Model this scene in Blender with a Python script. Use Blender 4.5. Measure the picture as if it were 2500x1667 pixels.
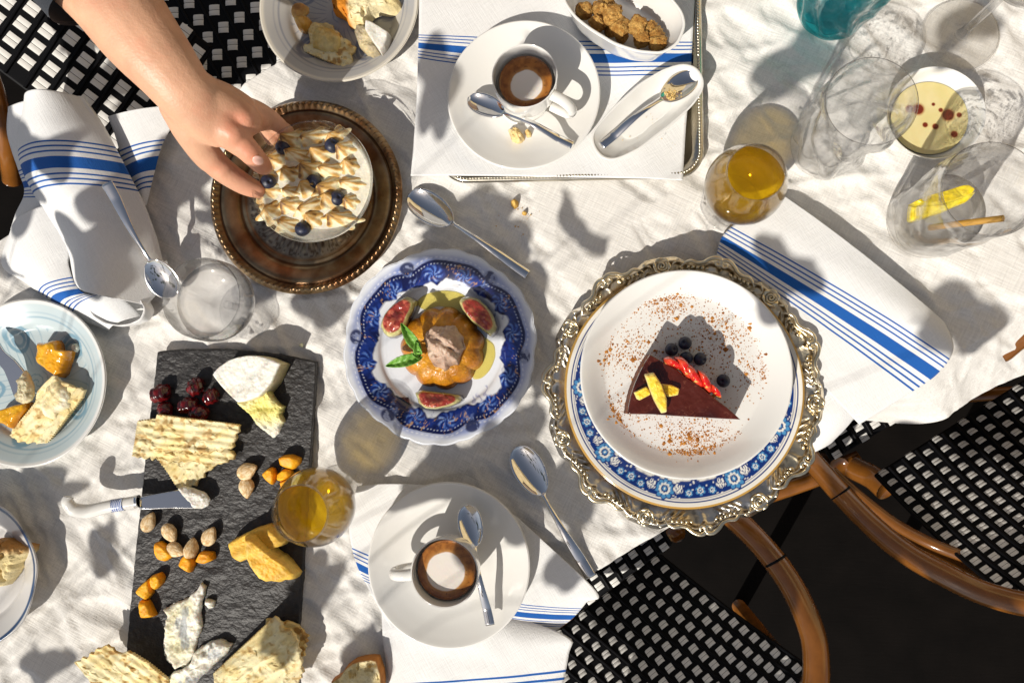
import bpy, bmesh, math, random
import numpy as np
from mathutils import Vector, Matrix
for o in list(bpy.data.objects): bpy.data.objects.remove(o)
sc = bpy.context.scene
COL = sc.collection
R = math.radians
# ------------------------------------------------------------------ camera
F, CX, CY = 1760.0, 1250.0, 833.5          # focal length and centre, in photo pixels
T, CAMZ = 0.75, 1.50                       # table top and camera height
NAD = (1390.0, 960.0)                      # where the point straight below the lens falls
cam = bpy.data.cameras.new('camera'); camo = bpy.data.objects.new('camera', cam); COL.objects.link(camo)
cam.sensor_width = 36; cam.lens = 36 * F / 2500; cam.clip_start = 0.02; cam.clip_end = 200
nc = Vector(((NAD[0]-CX)/F, -(NAD[1]-CY)/F, -1)).normalized()
RQ = nc.rotation_difference(Vector((0, 0, -1)))
camo.rotation_mode = 'QUATERNION'; camo.rotation_quaternion = RQ; camo.location = (0, 0, CAMZ)
sc.camera = camo
# ------------------------------------------------------------------ light
SUN_AZ = Vector((0.50, 0.866))             # direction the shadows fall (x right, y up the picture)
SUN_EL = R(42)
SD = Vector((SUN_AZ.x*math.cos(SUN_EL), SUN_AZ.y*math.cos(SUN_EL), -math.sin(SUN_EL))).normalized()
w = bpy.data.worlds.new('World'); sc.world = w; w.use_nodes = True
nt = w.node_tree; nt.nodes.clear()
sky = nt.nodes.new('ShaderNodeTexSky'); sky.sky_type = 'NISHITA'; sky.sun_disc = False
sky.sun_elevation = SUN_EL; sky.sun_rotation = math.atan2(-SD.x, -SD.y); sky.dust_density = 1.5; sky.air_density = 1.0; sky.ozone_density = 0.5
tint = nt.nodes.new('ShaderNodeMix'); tint.data_type = 'RGBA'; tint.blend_type = 'MULTIPLY'; tint.inputs[0].default_value = 1
hs = nt.nodes.new('ShaderNodeHueSaturation'); hs.inputs['Saturation'].default_value = 0.7
bg = nt.nodes.new('ShaderNodeBackground'); bg.inputs[1].default_value = 0.07
wo = nt.nodes.new('ShaderNodeOutputWorld')
nt.links.new(sky.outputs[0], hs.inputs['Color']); nt.links.new(hs.outputs[0], tint.inputs[6])
tint.inputs[7].default_value = (1.0, 0.98, 0.97, 1)
nt.links.new(tint.outputs[2], bg.inputs[0]); nt.links.new(bg.outputs[0], wo.inputs[0])
sl = bpy.data.lights.new('sun', 'SUN'); sl.energy = 4.8; sl.angle = R(0.5); sl.color = (1.0, 0.945, 0.855); sl.cycles.is_caustics_light = True
so = bpy.data.objects.new('sun', sl); COL.objects.link(so); so.location = (-1.5, -2.5, 4)
so.rotation_mode = 'QUATERNION'; so.rotation_quaternion = Vector((0, 0, -1)).rotation_difference(SD)
sc.view_settings.view_transform = 'Standard'; sc.view_settings.look = 'None'
sc.view_settings.exposure = 0.0; sc.view_settings.gamma = 1; sc.view_settings.use_curve_mapping = False
sc.render.engine = 'CYCLES'
cy = sc.cycles
cy.use_denoising = True; cy.max_bounces = 16; cy.transparent_max_bounces = 32; cy.transmission_bounces = 14
cy.glossy_bounces = 5; cy.diffuse_bounces = 4; cy.sample_clamp_indirect = 6; cy.blur_glossy = 0.6
# ------------------------------------------------------------------ helpers
def W(u, v, h=0.0):
    d = RQ @ Vector(((u-CX)/F, -(v-CY)/F, -1))
    t = (T + h - CAMZ) / d.z
    return Vector((d.x*t, d.y*t, T+h))
def MPP(h=0.0): return (CAMZ - T - h) / F
def MPA(u, v, h=0.0): return ((W(u+50, v, h)-W(u-50, v, h)).length+(W(u, v+50, h)-W(u, v-50, h)).length)/200
def Z(x0, y0, pts, k=3.336): return [(a/k+x0, b/k+y0) for a, b in pts]
def _hash(ix, iy, iz, s): 
    v = np.sin(ix*127.1 + iy*311.7 + iz*74.7 + s*19.19) * 43758.5453
    return v - np.floor(v)
def vn(x, y, z=0.0, s=0):
    x = np.asarray(x, float); y = np.asarray(y, float); z = np.zeros_like(x)+z
    ix, iy, iz = np.floor(x), np.floor(y), np.floor(z)
    fx, fy, fz = x-ix, y-iy, z-iz
    fx, fy, fz = fx*fx*(3-2*fx), fy*fy*(3-2*fy), fz*fz*(3-2*fz)
    def c(a, b, d): return _hash(ix+a, iy+b, iz+d, s)
    l = lambda a, b, t: a+(b-a)*t
    return l(l(l(c(0,0,0), c(1,0,0), fx), l(c(0,1,0), c(1,1,0), fx), fy),
             l(l(c(0,0,1), c(1,0,1), fx), l(c(0,1,1), c(1,1,1), fx), fy), fz)
def fbm(x, y, z=0.0, o=4, s=0):
    r = 0; a = 0.5; x = np.asarray(x, float); y = np.asarray(y, float); z = np.asarray(z, float)
    for i in range(o):
        r = r + a*vn(x, y, z, s+i); x = x*2.03+1.7; y = y*2.03+3.1; z = z*2.03+.7; a *= .5
    return r / (1-.5**o)
def sst(a, b, x):
    t = np.clip((x-a)/(b-a), 0, 1); return t*t*(3-2*t)
def mixc(a, b, t):
    a = np.asarray(a, float); b = np.asarray(b, float); t = np.asarray(t, float)[..., None]
    return a*(1-t)+b*t
def mk(name, V, F4=None, F3=None, smooth=True, col=None, uv=None):
    V = np.asarray(V, float).reshape(-1, 3); me = bpy.data.meshes.new(name)
    parts = []; starts = []; n = 0
    for f, k in ((F4, 4), (F3, 3)):
        if f is not None and len(f):
            f = np.asarray(f, np.int32); parts.append(f.ravel()); starts.append(n+np.arange(len(f))*k); n += len(f)*k
    li = np.concatenate(parts).astype(np.int32); ls = np.concatenate(starts).astype(np.int32)
    me.vertices.add(len(V)); me.vertices.foreach_set('co', V.ravel().astype(np.float32))
    me.loops.add(len(li)); me.loops.foreach_set('vertex_index', li)
    me.polygons.add(len(ls)); me.polygons.foreach_set('loop_start', ls)
    me.polygons.foreach_set('use_smooth', np.full(len(ls), smooth))
    me.update(calc_edges=True); me.validate()
    if col is not None:
        c = np.ones((len(V), 4), np.float32); c[:, :3] = np.asarray(col).reshape(-1, 3)
        at = me.color_attributes.new('Col', 'FLOAT_COLOR', 'POINT'); at.data.foreach_set('color', c.ravel())
    if uv is not None:
        uv = np.asarray(uv, np.float32).reshape(-1, 2); ul = me.uv_layers.new(name='UVMap')
        idx = np.zeros(len(me.loops), np.int32); me.loops.foreach_get('vertex_index', idx)
        ul.data.foreach_set('uv', uv[idx].ravel())
    return me
def gridf(a, b, ca=False, cb=False, off=0, flip=False):
    """quads of an a x b vertex grid"""
    i = np.arange(a if ca else a-1); j = np.arange(b if cb else b-1)
    I, J = np.meshgrid(i, j, indexing='ij'); I = I.ravel(); J = J.ravel(); I2 = (I+1) % a; J2 = (J+1) % b
    f = np.stack([I*b+J, I2*b+J, I2*b+J2, I*b+J2], 1)+off
    return f[:, ::-1] if flip else f
def crom(pts, m, closed=False):
    P = np.asarray(pts, float); n = len(P)
    if closed:
        t = np.linspace(0, n, m, endpoint=False); i = np.floor(t).astype(int); f = (t-i)[:, None]
        g = lambda k: P[(i+k) % n]
    else:
        t = np.linspace(0, n-1, m); i = np.minimum(np.floor(t).astype(int), n-2); f = (t-i)[:, None]
        g = lambda k: P[np.clip(i+k, 0, n-1)]
    p0, p1, p2, p3 = g(-1), g(0), g(1), g(2)
    return .5*((2*p1)+(-p0+p2)*f+(2*p0-5*p1+4*p2-p3)*f**2+(-p0+3*p1-3*p2+p3)*f**3)
def lathe(name, prof, n=96, m=None, rmod=None, zmod=None, col=None, smooth=True, z0=0):
    p = np.asarray(prof, float)
    if m: p = crom(p, m)
    k = len(p); th = np.arange(n)*2*math.pi/n
    r = np.maximum(p[:, 0], 1e-5)[:, None]+0*th; z = p[:, 1][:, None]+0*th+z0; th2 = th[None]+0*r
    if rmod: r = rmod(r, th2, z)
    if zmod: z = zmod(r, th2, z)
    X, Y = r*np.cos(th2), r*np.sin(th2)
    c = col(r, th2, z, X, Y) if col else None
    return mk(name, np.stack([X, Y, z], -1), gridf(k, n, False, True, flip=True), smooth=smooth, col=c)
def tube(name, pts, rad, n=12, m=None, closed=False, flat=1.0, cap=True, col=None, off=(0,0,0)):
    P = np.asarray([tuple(p) for p in pts], float)-np.asarray(tuple(off)); rad = np.asarray(rad, float)*np.ones(len(P))
    if m:
        Q = crom(np.concatenate([P, rad[:, None]], 1), m, closed); P, rad = Q[:, :3], Q[:, 3]
    k = len(P)
    tg = np.roll(P, -1, 0)-np.roll(P, 1, 0) if closed else np.gradient(P, axis=0)
    tg /= np.linalg.norm(tg, axis=1)[:, None]+1e-12
    up = np.array([0, 0, 1.0]) if abs(tg[:, 2]).mean() < .8 else np.array([1.0, 0, 0])
    a = np.cross(up, tg); a /= np.linalg.norm(a, axis=1)[:, None]+1e-12; b = np.cross(tg, a)
    th = np.arange(n)*2*math.pi/n
    V = P[:, None]+rad[:, None, None]*(np.cos(th)[None, :, None]*a[:, None]+flat*np.sin(th)[None, :, None]*b[:, None])
    Fq = gridf(k, n, closed, True); V = V.reshape(-1, 3); F3 = None
    if cap and not closed:
        V = np.concatenate([V, P[:1], P[-1:]]); j = np.arange(n)
        F3 = np.concatenate([np.stack([(j+1) % n, j, np.full(n, k*n)], 1)[:, ::-1][:, ::-1], np.stack([(k-1)*n+j, (k-1)*n+(j+1) % n, np.full(n, k*n+1)], 1)])
    c = None
    if col is not None: c = np.tile(np.asarray(col, float), (len(V), 1))
    return mk(name, V, Fq, F3, col=c)
def resamp(poly, n):
    P = np.asarray(poly, float); Q = np.concatenate([P, P[:1]]); d = np.linalg.norm(np.diff(Q, axis=0), axis=1)
    s = np.concatenate([[0], np.cumsum(d)]); t = np.linspace(0, s[-1], n, endpoint=False)
    return np.stack([np.interp(t, s, Q[:, i]) for i in range(Q.shape[1])], 1)
def lump(name, poly, h0, h1, loc, p=3.0, rings=16, n=96, rough=0.0, rs=60, edge=0.0, es=80, smoothn=0, col=None, plane=(0, 0), seed=0,
         zfun=None, centre=None, hm='top', bottom=True):
    """a solid raised from a star-shaped outline given in photo pixels, seen at height h1 (top) or h0 (base)"""
    hh = h1 if hm == 'top' else h0
    B = resamp(poly, n)
    for _ in range(smoothn): B = (np.roll(B, 1, 0)+2*B+np.roll(B, -1, 0))/4
    B3 = np.array([tuple(W(u, v, hh)) for u, v in B])[:, :2]
    c = B3.mean(0) if centre is None else np.array(tuple(W(centre[0], centre[1], hh)))[:2]
    if edge:
        dirv = B3-c; L = np.linalg.norm(dirv, axis=1)[:, None]
        B3 = c+dirv*(1+edge/L*((fbm(B3[:, 0]*es, B3[:, 1]*es, seed, 3, seed)-.5)*2)[:, None])
    s = (np.linspace(0, 1, rings))**0.6
    Bs = B3.copy()
    for _ in range(max(8, n//5)): Bs = (np.roll(Bs, 1, 0)+2*Bs+np.roll(Bs, -1, 0))/4
    XY = c+s[:, None, None]*((Bs-c)[None]+(s**6)[:, None, None]*(B3-Bs)[None])
    prof = (1-s**p)**(1/1.6 if p < 6 else 1/2.5)
    z = h0+(h1-h0)*prof[:, None]+0*XY[..., 0]
    if rough:
        z = z+rough*2*(fbm(XY[..., 0]*rs, XY[..., 1]*rs, seed*3.3, 4, seed)-.5)*np.minimum(1, prof*3)[:, None]
    if zfun: z = zfun(XY[..., 0]-c[0], XY[..., 1]-c[1], z, s[:, None]+0*z)
    z = z+plane[0]*(XY[..., 0]-c[0])+plane[1]*(XY[..., 1]-c[1])
    zb = z[-1]*0+h0+plane[0]*(XY[-1, :, 0]-c[0])+plane[1]*(XY[-1, :, 1]-c[1])
    V = np.concatenate([np.stack([XY[..., 0], XY[..., 1], z+T], -1), np.stack([XY[-1, :, 0], XY[-1, :, 1], zb+T], -1)[None]])
    S = np.concatenate([s, [1.0]])[:, None]+0*V[..., 0]
    cc = None
    if col: cc = col(V[..., 0]-c[0], V[..., 1]-c[1], V[..., 2]-T, S)
    F4 = gridf(rings+1, n, False, True)
    k = (rings+1)*n; V = np.concatenate([V.reshape(-1, 3), [[c[0], c[1], h0+T]]]); j = np.arange(n)
    F3 = np.stack([(j+1) % n+rings*n, j+rings*n, np.full(n, k)], 1)
    if cc is not None: cc = np.concatenate([cc.reshape(-1, 3), cc.reshape(-1, 3)[-1:]])
    V = V-np.asarray(tuple(loc))
    return mk(name, V, F4, F3 if bottom else None, col=cc)
def cen(poly, h=0): 
    a = np.asarray(poly, float).mean(0); return W(a[0], a[1], h)
def blob(name, rad, sub=3, amp=0.0, fs=1.0, seed=0, col=None, shape=None, smooth=True):
    bm = bmesh.new(); bmesh.ops.create_icosphere(bm, subdivisions=sub, radius=1)
    V = np.array([v.co[:] for v in bm.verts]); F3 = np.array([[v.index for v in f.verts] for f in bm.faces]); bm.free()
    if shape: V = shape(V)
    d = 1+amp*2*(fbm(V[:, 0]*fs+seed, V[:, 1]*fs+seed*2, V[:, 2]*fs, 3, seed)-.5)
    U = V*d[:, None]*np.asarray(rad)
    return mk(name, U, None, F3, smooth=smooth, col=col(V, U) if col else None)
def O(name, me, m=None, parent=None, loc=None, rot=None, scale=None):
    o = bpy.data.objects.new(name, me); COL.objects.link(o)
    if m is not None and me is not None and not me.materials: me.materials.append(m)
    if parent: o.parent = parent
    if loc is not None: o.location = loc
    if rot is not None: o.rotation_euler = rot if hasattr(rot, '__len__') else (0, 0, rot)
    if scale is not None: o.scale = (scale,)*3 if not hasattr(scale, '__len__') else scale
    return o
def tag(o, label, cat=None, group=None, kind=None):
    if label: o['label'] = label
    if cat: o['category'] = cat
    if group: o['group'] = group
    if kind: o['kind'] = kind
    return o
def thing(name, label, cat, loc, rotz=0, group=None):
    return tag(O(name, None, None, None, loc, (0, 0, rotz)), label, cat, group)
# ------------------------------------------------------------------ materials
MATS = {}
def mat(name, c=(.8,.8,.8), rough=.5, metal=0, vcol=False, bump=None, var=None, sss=0, spec=.5, coat=0, sheen=0, coord='Object', bstretch=None, trans=0):
    m = bpy.data.materials.new(name); m.use_nodes = True; N = m.node_tree; L = N.links
    b = N.nodes['Principled BSDF']; b.inputs['Base Color'].default_value = (*c, 1)
    b.inputs['Roughness'].default_value = rough; b.inputs['Metallic'].default_value = metal
    b.inputs['Specular IOR Level'].default_value = spec; b.inputs['Coat Weight'].default_value = coat; b.inputs['Coat Roughness'].default_value = .06
    b.inputs['Sheen Weight'].default_value = sheen; b.inputs['Transmission Weight'].default_value = trans
    if sss: b.inputs['Subsurface Weight'].default_value = sss; b.inputs['Subsurface Radius'].default_value = (.006, .003, .0015); b.inputs['Subsurface Scale'].default_value = 1
    tc = N.nodes.new('ShaderNodeTexCoord'); src = tc.outputs[coord]
    colout = None
    if vcol:
        a = N.nodes.new('ShaderNodeVertexColor'); a.layer_name = 'Col'; colout = a.outputs[0]
    if var:
        sc_, amt = var[:2]
        n = N.nodes.new('ShaderNodeTexNoise'); n.inputs['Scale'].default_value = sc_; n.inputs['Detail'].default_value = 6
        L.new(src, n.inputs['Vector'])
        mr = N.nodes.new('ShaderNodeMapRange'); mr.inputs[1].default_value = .3; mr.inputs[2].default_value = .7; mr.inputs[3].default_value = 1-amt; mr.inputs[4].default_value = 1+amt*.6
        L.new(n.outputs[0], mr.inputs[0])
        mx = N.nodes.new('ShaderNodeMix'); mx.data_type = 'RGBA'; mx.blend_type = 'MULTIPLY'; mx.inputs[0].default_value = 1
        if colout: L.new(colout, mx.inputs[6])
        else: mx.inputs[6].default_value = (*c, 1)
        L.new(mr.outputs[0], mx.inputs[7]); colout = mx.outputs[2]
    if colout: L.new(colout, b.inputs['Base Color'])
    if bump:
        bs, st = bump[:2]
        n = N.nodes.new('ShaderNodeTexNoise'); n.inputs['Scale'].default_value = bs; n.inputs['Detail'].default_value = 5
        if bstretch:
            mp = N.nodes.new('ShaderNodeMapping'); mp.inputs['Scale'].default_value = bstretch[:3]
            if len(bstretch) > 3: mp.inputs['Rotation'].default_value = (0, 0, bstretch[3])
            L.new(src, mp.inputs[0]); L.new(mp.outputs[0], n.inputs['Vector'])
        else: L.new(src, n.inputs['Vector'])
        bp = N.nodes.new('ShaderNodeBump'); bp.inputs['Strength'].default_value = st; bp.inputs['Distance'].default_value = bump[2] if len(bump) > 2 else .001
        L.new(n.outputs[0], bp.inputs['Height']); L.new(bp.outputs[0], b.inputs['Normal'])
    MATS[name] = m
    return m
def glassm(name, tintc=(.97,.98,.98), clear=.6, ior=1.45, edge=.96, gtint=None, bump=None, f0=.04, glow=None, gp=2.0):
    """thin table glass: part lets light straight through, part refracts, the grazing rim mirrors"""
    m = bpy.data.materials.new(name); m.use_nodes = True; N = m.node_tree; L = N.links; N.nodes.clear()
    out = N.nodes.new('ShaderNodeOutputMaterial')
    g = N.nodes.new('ShaderNodeBsdfGlass'); g.inputs['IOR'].default_value = ior; g.inputs['Roughness'].default_value = 0; g.inputs['Color'].default_value = (*(gtint or tintc), 1)
    t = N.nodes.new('ShaderNodeBsdfTransparent'); t.inputs[0].default_value = (*tintc, 1)
    s = N.nodes.new('ShaderNodeBsdfGlossy'); s.inputs['Roughness'].default_value = .02
    m1 = N.nodes.new('ShaderNodeMixShader'); L.new(g.outputs[0], m1.inputs[1]); L.new(t.outputs[0], m1.inputs[2])
    lw = N.nodes.new('ShaderNodeLayerWeight'); lw.inputs[0].default_value = .5
    pa_ = N.nodes.new('ShaderNodeMath'); pa_.operation = 'POWER'; pa_.inputs[1].default_value = gp; L.new(lw.outputs['Facing'], pa_.inputs[0])
    mb = N.nodes.new('ShaderNodeMath'); mb.operation = 'MULTIPLY_ADD'; mb.inputs[1].default_value = -clear*.75; mb.inputs[2].default_value = clear; L.new(pa_.outputs[0], mb.inputs[0]); L.new(mb.outputs[0], m1.inputs[0])
    pw = N.nodes.new('ShaderNodeMath'); pw.operation = 'POWER'; pw.inputs[1].default_value = 5; L.new(lw.outputs['Facing'], pw.inputs[0])
    ma = N.nodes.new('ShaderNodeMath'); ma.operation = 'MULTIPLY_ADD'; ma.inputs[1].default_value = edge; ma.inputs[2].default_value = f0; L.new(pw.outputs[0], ma.inputs[0])
    m2 = N.nodes.new('ShaderNodeMixShader'); L.new(ma.outputs[0], m2.inputs[0]); L.new(m1.outputs[0], m2.inputs[1]); L.new(s.outputs[0], m2.inputs[2])
    last = m2
    if glow:                                             # translucent share stands in for sunlight focused inside the drink
        tr = N.nodes.new('ShaderNodeBsdfTranslucent'); tr.inputs[0].default_value = (*glow[1], 1)
        last = N.nodes.new('ShaderNodeMixShader'); last.inputs[0].default_value = glow[0]; L.new(m2.outputs[0], last.inputs[1]); L.new(tr.outputs[0], last.inputs[2])
    L.new(last.outputs[0], out.inputs[0])
    if bump:
        tc = N.nodes.new('ShaderNodeTexCoord'); n = N.nodes.new('ShaderNodeTexNoise'); n.inputs['Scale'].default_value = bump[0]; L.new(tc.outputs['Object'], n.inputs['Vector'])
        bp = N.nodes.new('ShaderNodeBump'); bp.inputs['Strength'].default_value = bump[1]; bp.inputs['Distance'].default_value = .002
        L.new(n.outputs[0], bp.inputs['Height'])
        for q in (g, s, lw): L.new(bp.outputs[0], q.inputs['Normal'])
    MATS[name] = m
    return m
def clothmat(name, stripes=False, base=(.80,.79,.77), weave=900, wst=.25):
    m = mat(name, base, .9, sheen=.15, spec=.2); N = m.node_tree; L = N.links; b = N.nodes['Principled BSDF']
    tc = N.nodes.new('ShaderNodeTexCoord')
    hts = []
    for ax, rot in (((1, .04, 1), R(32)), ((.04, 1, 1), R(32))):
        mp = N.nodes.new('ShaderNodeMapping'); mp.inputs['Scale'].default_value = ax; mp.inputs['Rotation'].default_value = (0, 0, 0)
        mp0 = N.nodes.new('ShaderNodeMapping'); mp0.inputs['Rotation'].default_value = (0, 0, -rot)
        n = N.nodes.new('ShaderNodeTexNoise'); n.inputs['Scale'].default_value = weave; n.inputs['Detail'].default_value = 3
        L.new(tc.outputs['Object'], mp0.inputs[0]); L.new(mp0.outputs[0], mp.inputs[0]); L.new(mp.outputs[0], n.inputs['Vector']); hts.append(n.outputs[0])
    add = N.nodes.new('ShaderNodeMath'); add.operation = 'ADD'; L.new(hts[0], add.inputs[0]); L.new(hts[1], add.inputs[1])
    bp = N.nodes.new('ShaderNodeBump'); bp.inputs['Strength'].default_value = wst; bp.inputs['Distance'].default_value = .0008
    L.new(add.outputs[0], bp.inputs['Height']); L.new(bp.outputs[0], b.inputs['Normal'])
    # thread colour
    mr = N.nodes.new('ShaderNodeMapRange'); mr.inputs[1].default_value = .7; mr.inputs[2].default_value = 1.3; mr.inputs[3].default_value = .84 if not stripes else .95; mr.inputs[4].default_value = 1.05
    L.new(add.outputs[0], mr.inputs[0])
    mx = N.nodes.new('ShaderNodeMix'); mx.data_type = 'RGBA'; mx.blend_type = 'MULTIPLY'; mx.inputs[0].default_value = 1; mx.inputs[6].default_value = (*base, 1)
    L.new(mr.outputs[0], mx.inputs[7]); colout = mx.outputs[2]
    if stripes:
        sep = N.nodes.new('ShaderNodeSeparateXYZ'); L.new(tc.outputs['UV'], sep.inputs[0])
        ab = N.nodes.new('ShaderNodeMath'); ab.operation = 'ABSOLUTE'; L.new(sep.outputs[1], ab.inputs[0])
        tot = None
        def lt(c_, hw):   # 1 where | |y|-c | < hw
            s1 = N.nodes.new('ShaderNodeMath'); s1.operation = 'SUBTRACT'; L.new(ab.outputs[0], s1.inputs[0]); s1.inputs[1].default_value = c_
            s2 = N.nodes.new('ShaderNodeMath'); s2.operation = 'ABSOLUTE'; L.new(s1.outputs[0], s2.inputs[0])
            s3 = N.nodes.new('ShaderNodeMath'); s3.operation = 'LESS_THAN'; L.new(s2.outputs[0], s3.inputs[0]); s3.inputs[1].default_value = hw
            return s3.outputs[0]
        for c_, hw in ((0, .0056), (.0107, .0008), (.0155, .0008), (.0203, .0008)):
            o_ = lt(c_, hw)
            if tot is None: tot = o_
            else:
                a = N.nodes.new('ShaderNodeMath'); a.operation = 'MAXIMUM'; L.new(tot, a.inputs[0]); L.new(o_, a.inputs[1]); tot = a.outputs[0]
        m2 = N.nodes.new('ShaderNodeMix'); m2.data_type = 'RGBA'; L.new(tot, m2.inputs[0]); L.new(colout, m2.inputs[6]); m2.inputs[7].default_value = (.012, .10, .38, 1)
        colout = m2.outputs[2]
    L.new(colout, b.inputs['Base Color'])
    return m
M = MATS
clothmat('linen', False, (.74,.715,.675), weave=700, wst=.6)
clothmat('napkin_cloth', True, (.75,.745,.735), 1000, .45)
mat('porcelain', (.73,.715,.68), .12, coat=.5)
mat('porcelain_print', rough=.14, vcol=True, coat=.5)
mat('glazed_print', rough=.22, vcol=True, coat=.3)
mat('steel', (.86,.85,.83), .07, 1, bump=(60, .05))
mat('gilt', rough=.28, metal=1, vcol=True, bump=(420, .25), var=(60, .25))
mat('bronze', rough=.30, metal=1, vcol=True, bump=(500, .2), var=(70, .3))
mat('silver', (.70,.64,.52), .2, 1, bump=(300, .1), var=(40, .2))
mat('slate', (.028,.025,.024), .5, bump=(210, .8, .0022), bstretch=(1, 1.25, 1, R(8)), var=(160, .45), spec=.5)
mat('sugar', rough=.7, vcol=True, bump=(1300, 1.0, .0025), var=(900, .35), sss=.1)
mat('food', rough=.55, vcol=True, sss=.25, bump=(500, .35), var=(300, .15))
mat('food_dry', rough=.8, vcol=True, bump=(700, .5), var=(220, .18), spec=.3)
mat('food_glossy', rough=.15, vcol=True, sss=.2, bump=(160, .2), coat=.4)
mat('flan', rough=.32, vcol=True, sss=.2, bump=(420, .6, .0015), var=(300,.2), coat=.25)
mat('glaze', rough=.16, vcol=True, bump=(70, .35, .002), coat=.3, spec=.5)
mat('fruit_wet', rough=.18, vcol=True, sss=.1, bump=(350, .35), var=(300, .25), coat=.5)
mat('cracker', rough=.7, vcol=True, bump=(900, .25), var=(260, .10), spec=.3, sss=.1)
mat('berry', (.020,.024,.052), .45, bump=(300, .2), var=(170, .7))
mat('rattan', (.20,.072,.012), .16, bump=(90, .25), var=(30, .35), coat=.5)
mat('strand_black', (.004,.004,.005), .55, spec=.12)
mat('strand_white', (.78,.76,.72), .4, bump=(300,.1))
mat('dark_cloth', (.012,.016,.024), .9, bump=(900,.4), sheen=.2)
mat('skin', rough=.42, vcol=True, bump=(420,.35), var=(34,.14), sss=.10, spec=.4)
mat('nail', (.72,.42,.34), .25, coat=.4)
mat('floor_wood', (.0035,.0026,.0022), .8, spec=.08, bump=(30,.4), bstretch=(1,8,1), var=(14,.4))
mat('leaf', (.035,.075,.018), .45, bump=(60,.2), var=(20,.3))
mat('bark', (.10,.07,.045), .9, bump=(60,.8))
mat('clay', (.35,.15,.08), .85, bump=(60,.3))
mat('wood', (.16,.09,.05), .6, bump=(40,.3))
mat('mint', (.10,.26,.02), .4, vcol=True, bump=(380,.6))
glassm('glass', (.995,.995,.995), .93, gp=1.8, f0=.06)
glassm('glass_wavy', (.995,.995,.995), .97, bump=(55, .8), f0=.045, gp=2.8)
glassm('water', (.995,.995,.995), .70, 1.33, f0=.05)
glassm('liqueur', (.985,.80,.10), .86, 1.36, gtint=(.99,.84,.12), glow=(.20,(1.0,.62,.02)), gp=1.5)
glassm('teal_glass', (.40,.92,.95), .72, 1.5, gtint=(.16,.78,.84), bump=(60,.4))
glassm('sauce', (.95,.86,.42), .85, 1.4, .4)
# ------------------------------------------------------------------ setting
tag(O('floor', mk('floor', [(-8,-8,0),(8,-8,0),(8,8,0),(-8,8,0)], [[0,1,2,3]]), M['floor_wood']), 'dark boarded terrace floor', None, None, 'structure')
TA = R(31.8); ex = Vector((math.cos(TA), math.sin(TA))); ey = Vector((-math.sin(TA), math.cos(TA)))
e1 = W(0, 590); e2 = W(1380, 1440)
b1 = Vector(e1[:2]).dot(ey); b2 = Vector(e2[:2]).dot(ey); bc, hw = (b1+b2)/2, (b1-b2)/2
acen = Vector(W(1250, 833)[:2]).dot(ex)
tloc = Vector((ex.x*acen+ey.x*bc, ex.y*acen+ey.y*bc, 0))
tb = thing('table', 'narrow cafe table hidden under the white linen cloth', 'table', tloc, TA)
def box(name, x0, x1, y0, y1, z0, z1):
    V = [(x, y, z) for z in (z0, z1) for y in (y0, y1) for x in (x0, x1)]
    return mk(name, V, [(0,2,3,1),(4,5,7,6),(0,1,5,4),(2,6,7,3),(0,4,6,2),(1,3,7,5)], smooth=False)
TL = 0.80
O('tabletop', box('tabletop', -TL, TL, -hw+.006, hw-.006, T-.035, T-.008), M['wood'], tb)
for sx in (-1, 1): 
    O('pedestal', tube('pedestal', [(sx*.5,0,.02),(sx*.5,0,T-.036)], .03, 16), M['strand_black'], tb)
    O('base_plate', lathe('base_plate', [(0,.0),(.2,.0),(.2,.012),(.04,.03),(0,.03)], 32), M['strand_black'], tb, (sx*.5,0,0))
# the cloth: rippled linen with a hem falling past the table edge
def cloth():
    na, nb = 620, 330
    A = np.linspace(-TL-.2, TL+.2, na); S = np.linspace(-hw-.13, hw+.10, nb)
    a, s = np.meshgrid(A, S, indexing='ij')
    wx, wy = tloc.x+ex.x*a+ey.x*s, tloc.y+ex.y*a+ey.y*s
    # creases: ridged noise stretched along two directions
    def ridge(ang, f, st, sd):
        c_, s_ = math.cos(ang), math.sin(ang); u = wx*c_+wy*s_; v = -wx*s_+wy*c_
        q = 1-abs(2*fbm(u*f, v*f*st, 0, 3, sd)-1); return q**5
    z = .0060*ridge(R(-38), 4.5, 5.5, 3)+.0048*ridge(R(8), 4.5, 5.5, 8)+.0040*ridge(R(-62), 5, 6, 41)+.004*(fbm(wx*6, wy*6, 0, 2, 5)-.5)+.0016*ridge(R(-55), 26, 2.5, 15)+.0004*(fbm(wx*60, wy*60, 0, 3, 25)-.5)
    z = np.minimum(z-.0075, .0012)
    over_lo = np.maximum(0, -(s+hw)); over_hi = np.maximum(0, s-hw); ov = over_lo+over_hi
    sg = np.where(over_hi > 0, 1, -1)
    rip = (np.sin(a*26+2*np.sin(a*7))*.5+.5)
    flare = (.12+.30*rip*sst(.15, .6, a))*ov*(over_lo > 0)+.15*rip*ov*(over_hi > 0)
    s2 = np.clip(s, -hw, hw)+sg*flare
    st = sst(.26, .36, a)*(over_lo > 0)                     # stiff folds stand out from the edge here
    s2 = s2-st*ov*(.40+.15*rip)
    z = z-np.where(ov > 0, np.maximum(0, ov*(.95-.40*st)-.002), 0)-st*ov*.10*rip
    zz = T+z
    V = np.stack([a, s2, zz], -1)
    return mk('tablecloth', V, gridf(na, nb))
tcl = tag(O('tablecloth', cloth(), M['linen'], None, (tloc.x, tloc.y, 0), TA), 'creased white linen tablecloth spread over the whole table', 'tablecloth')
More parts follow.
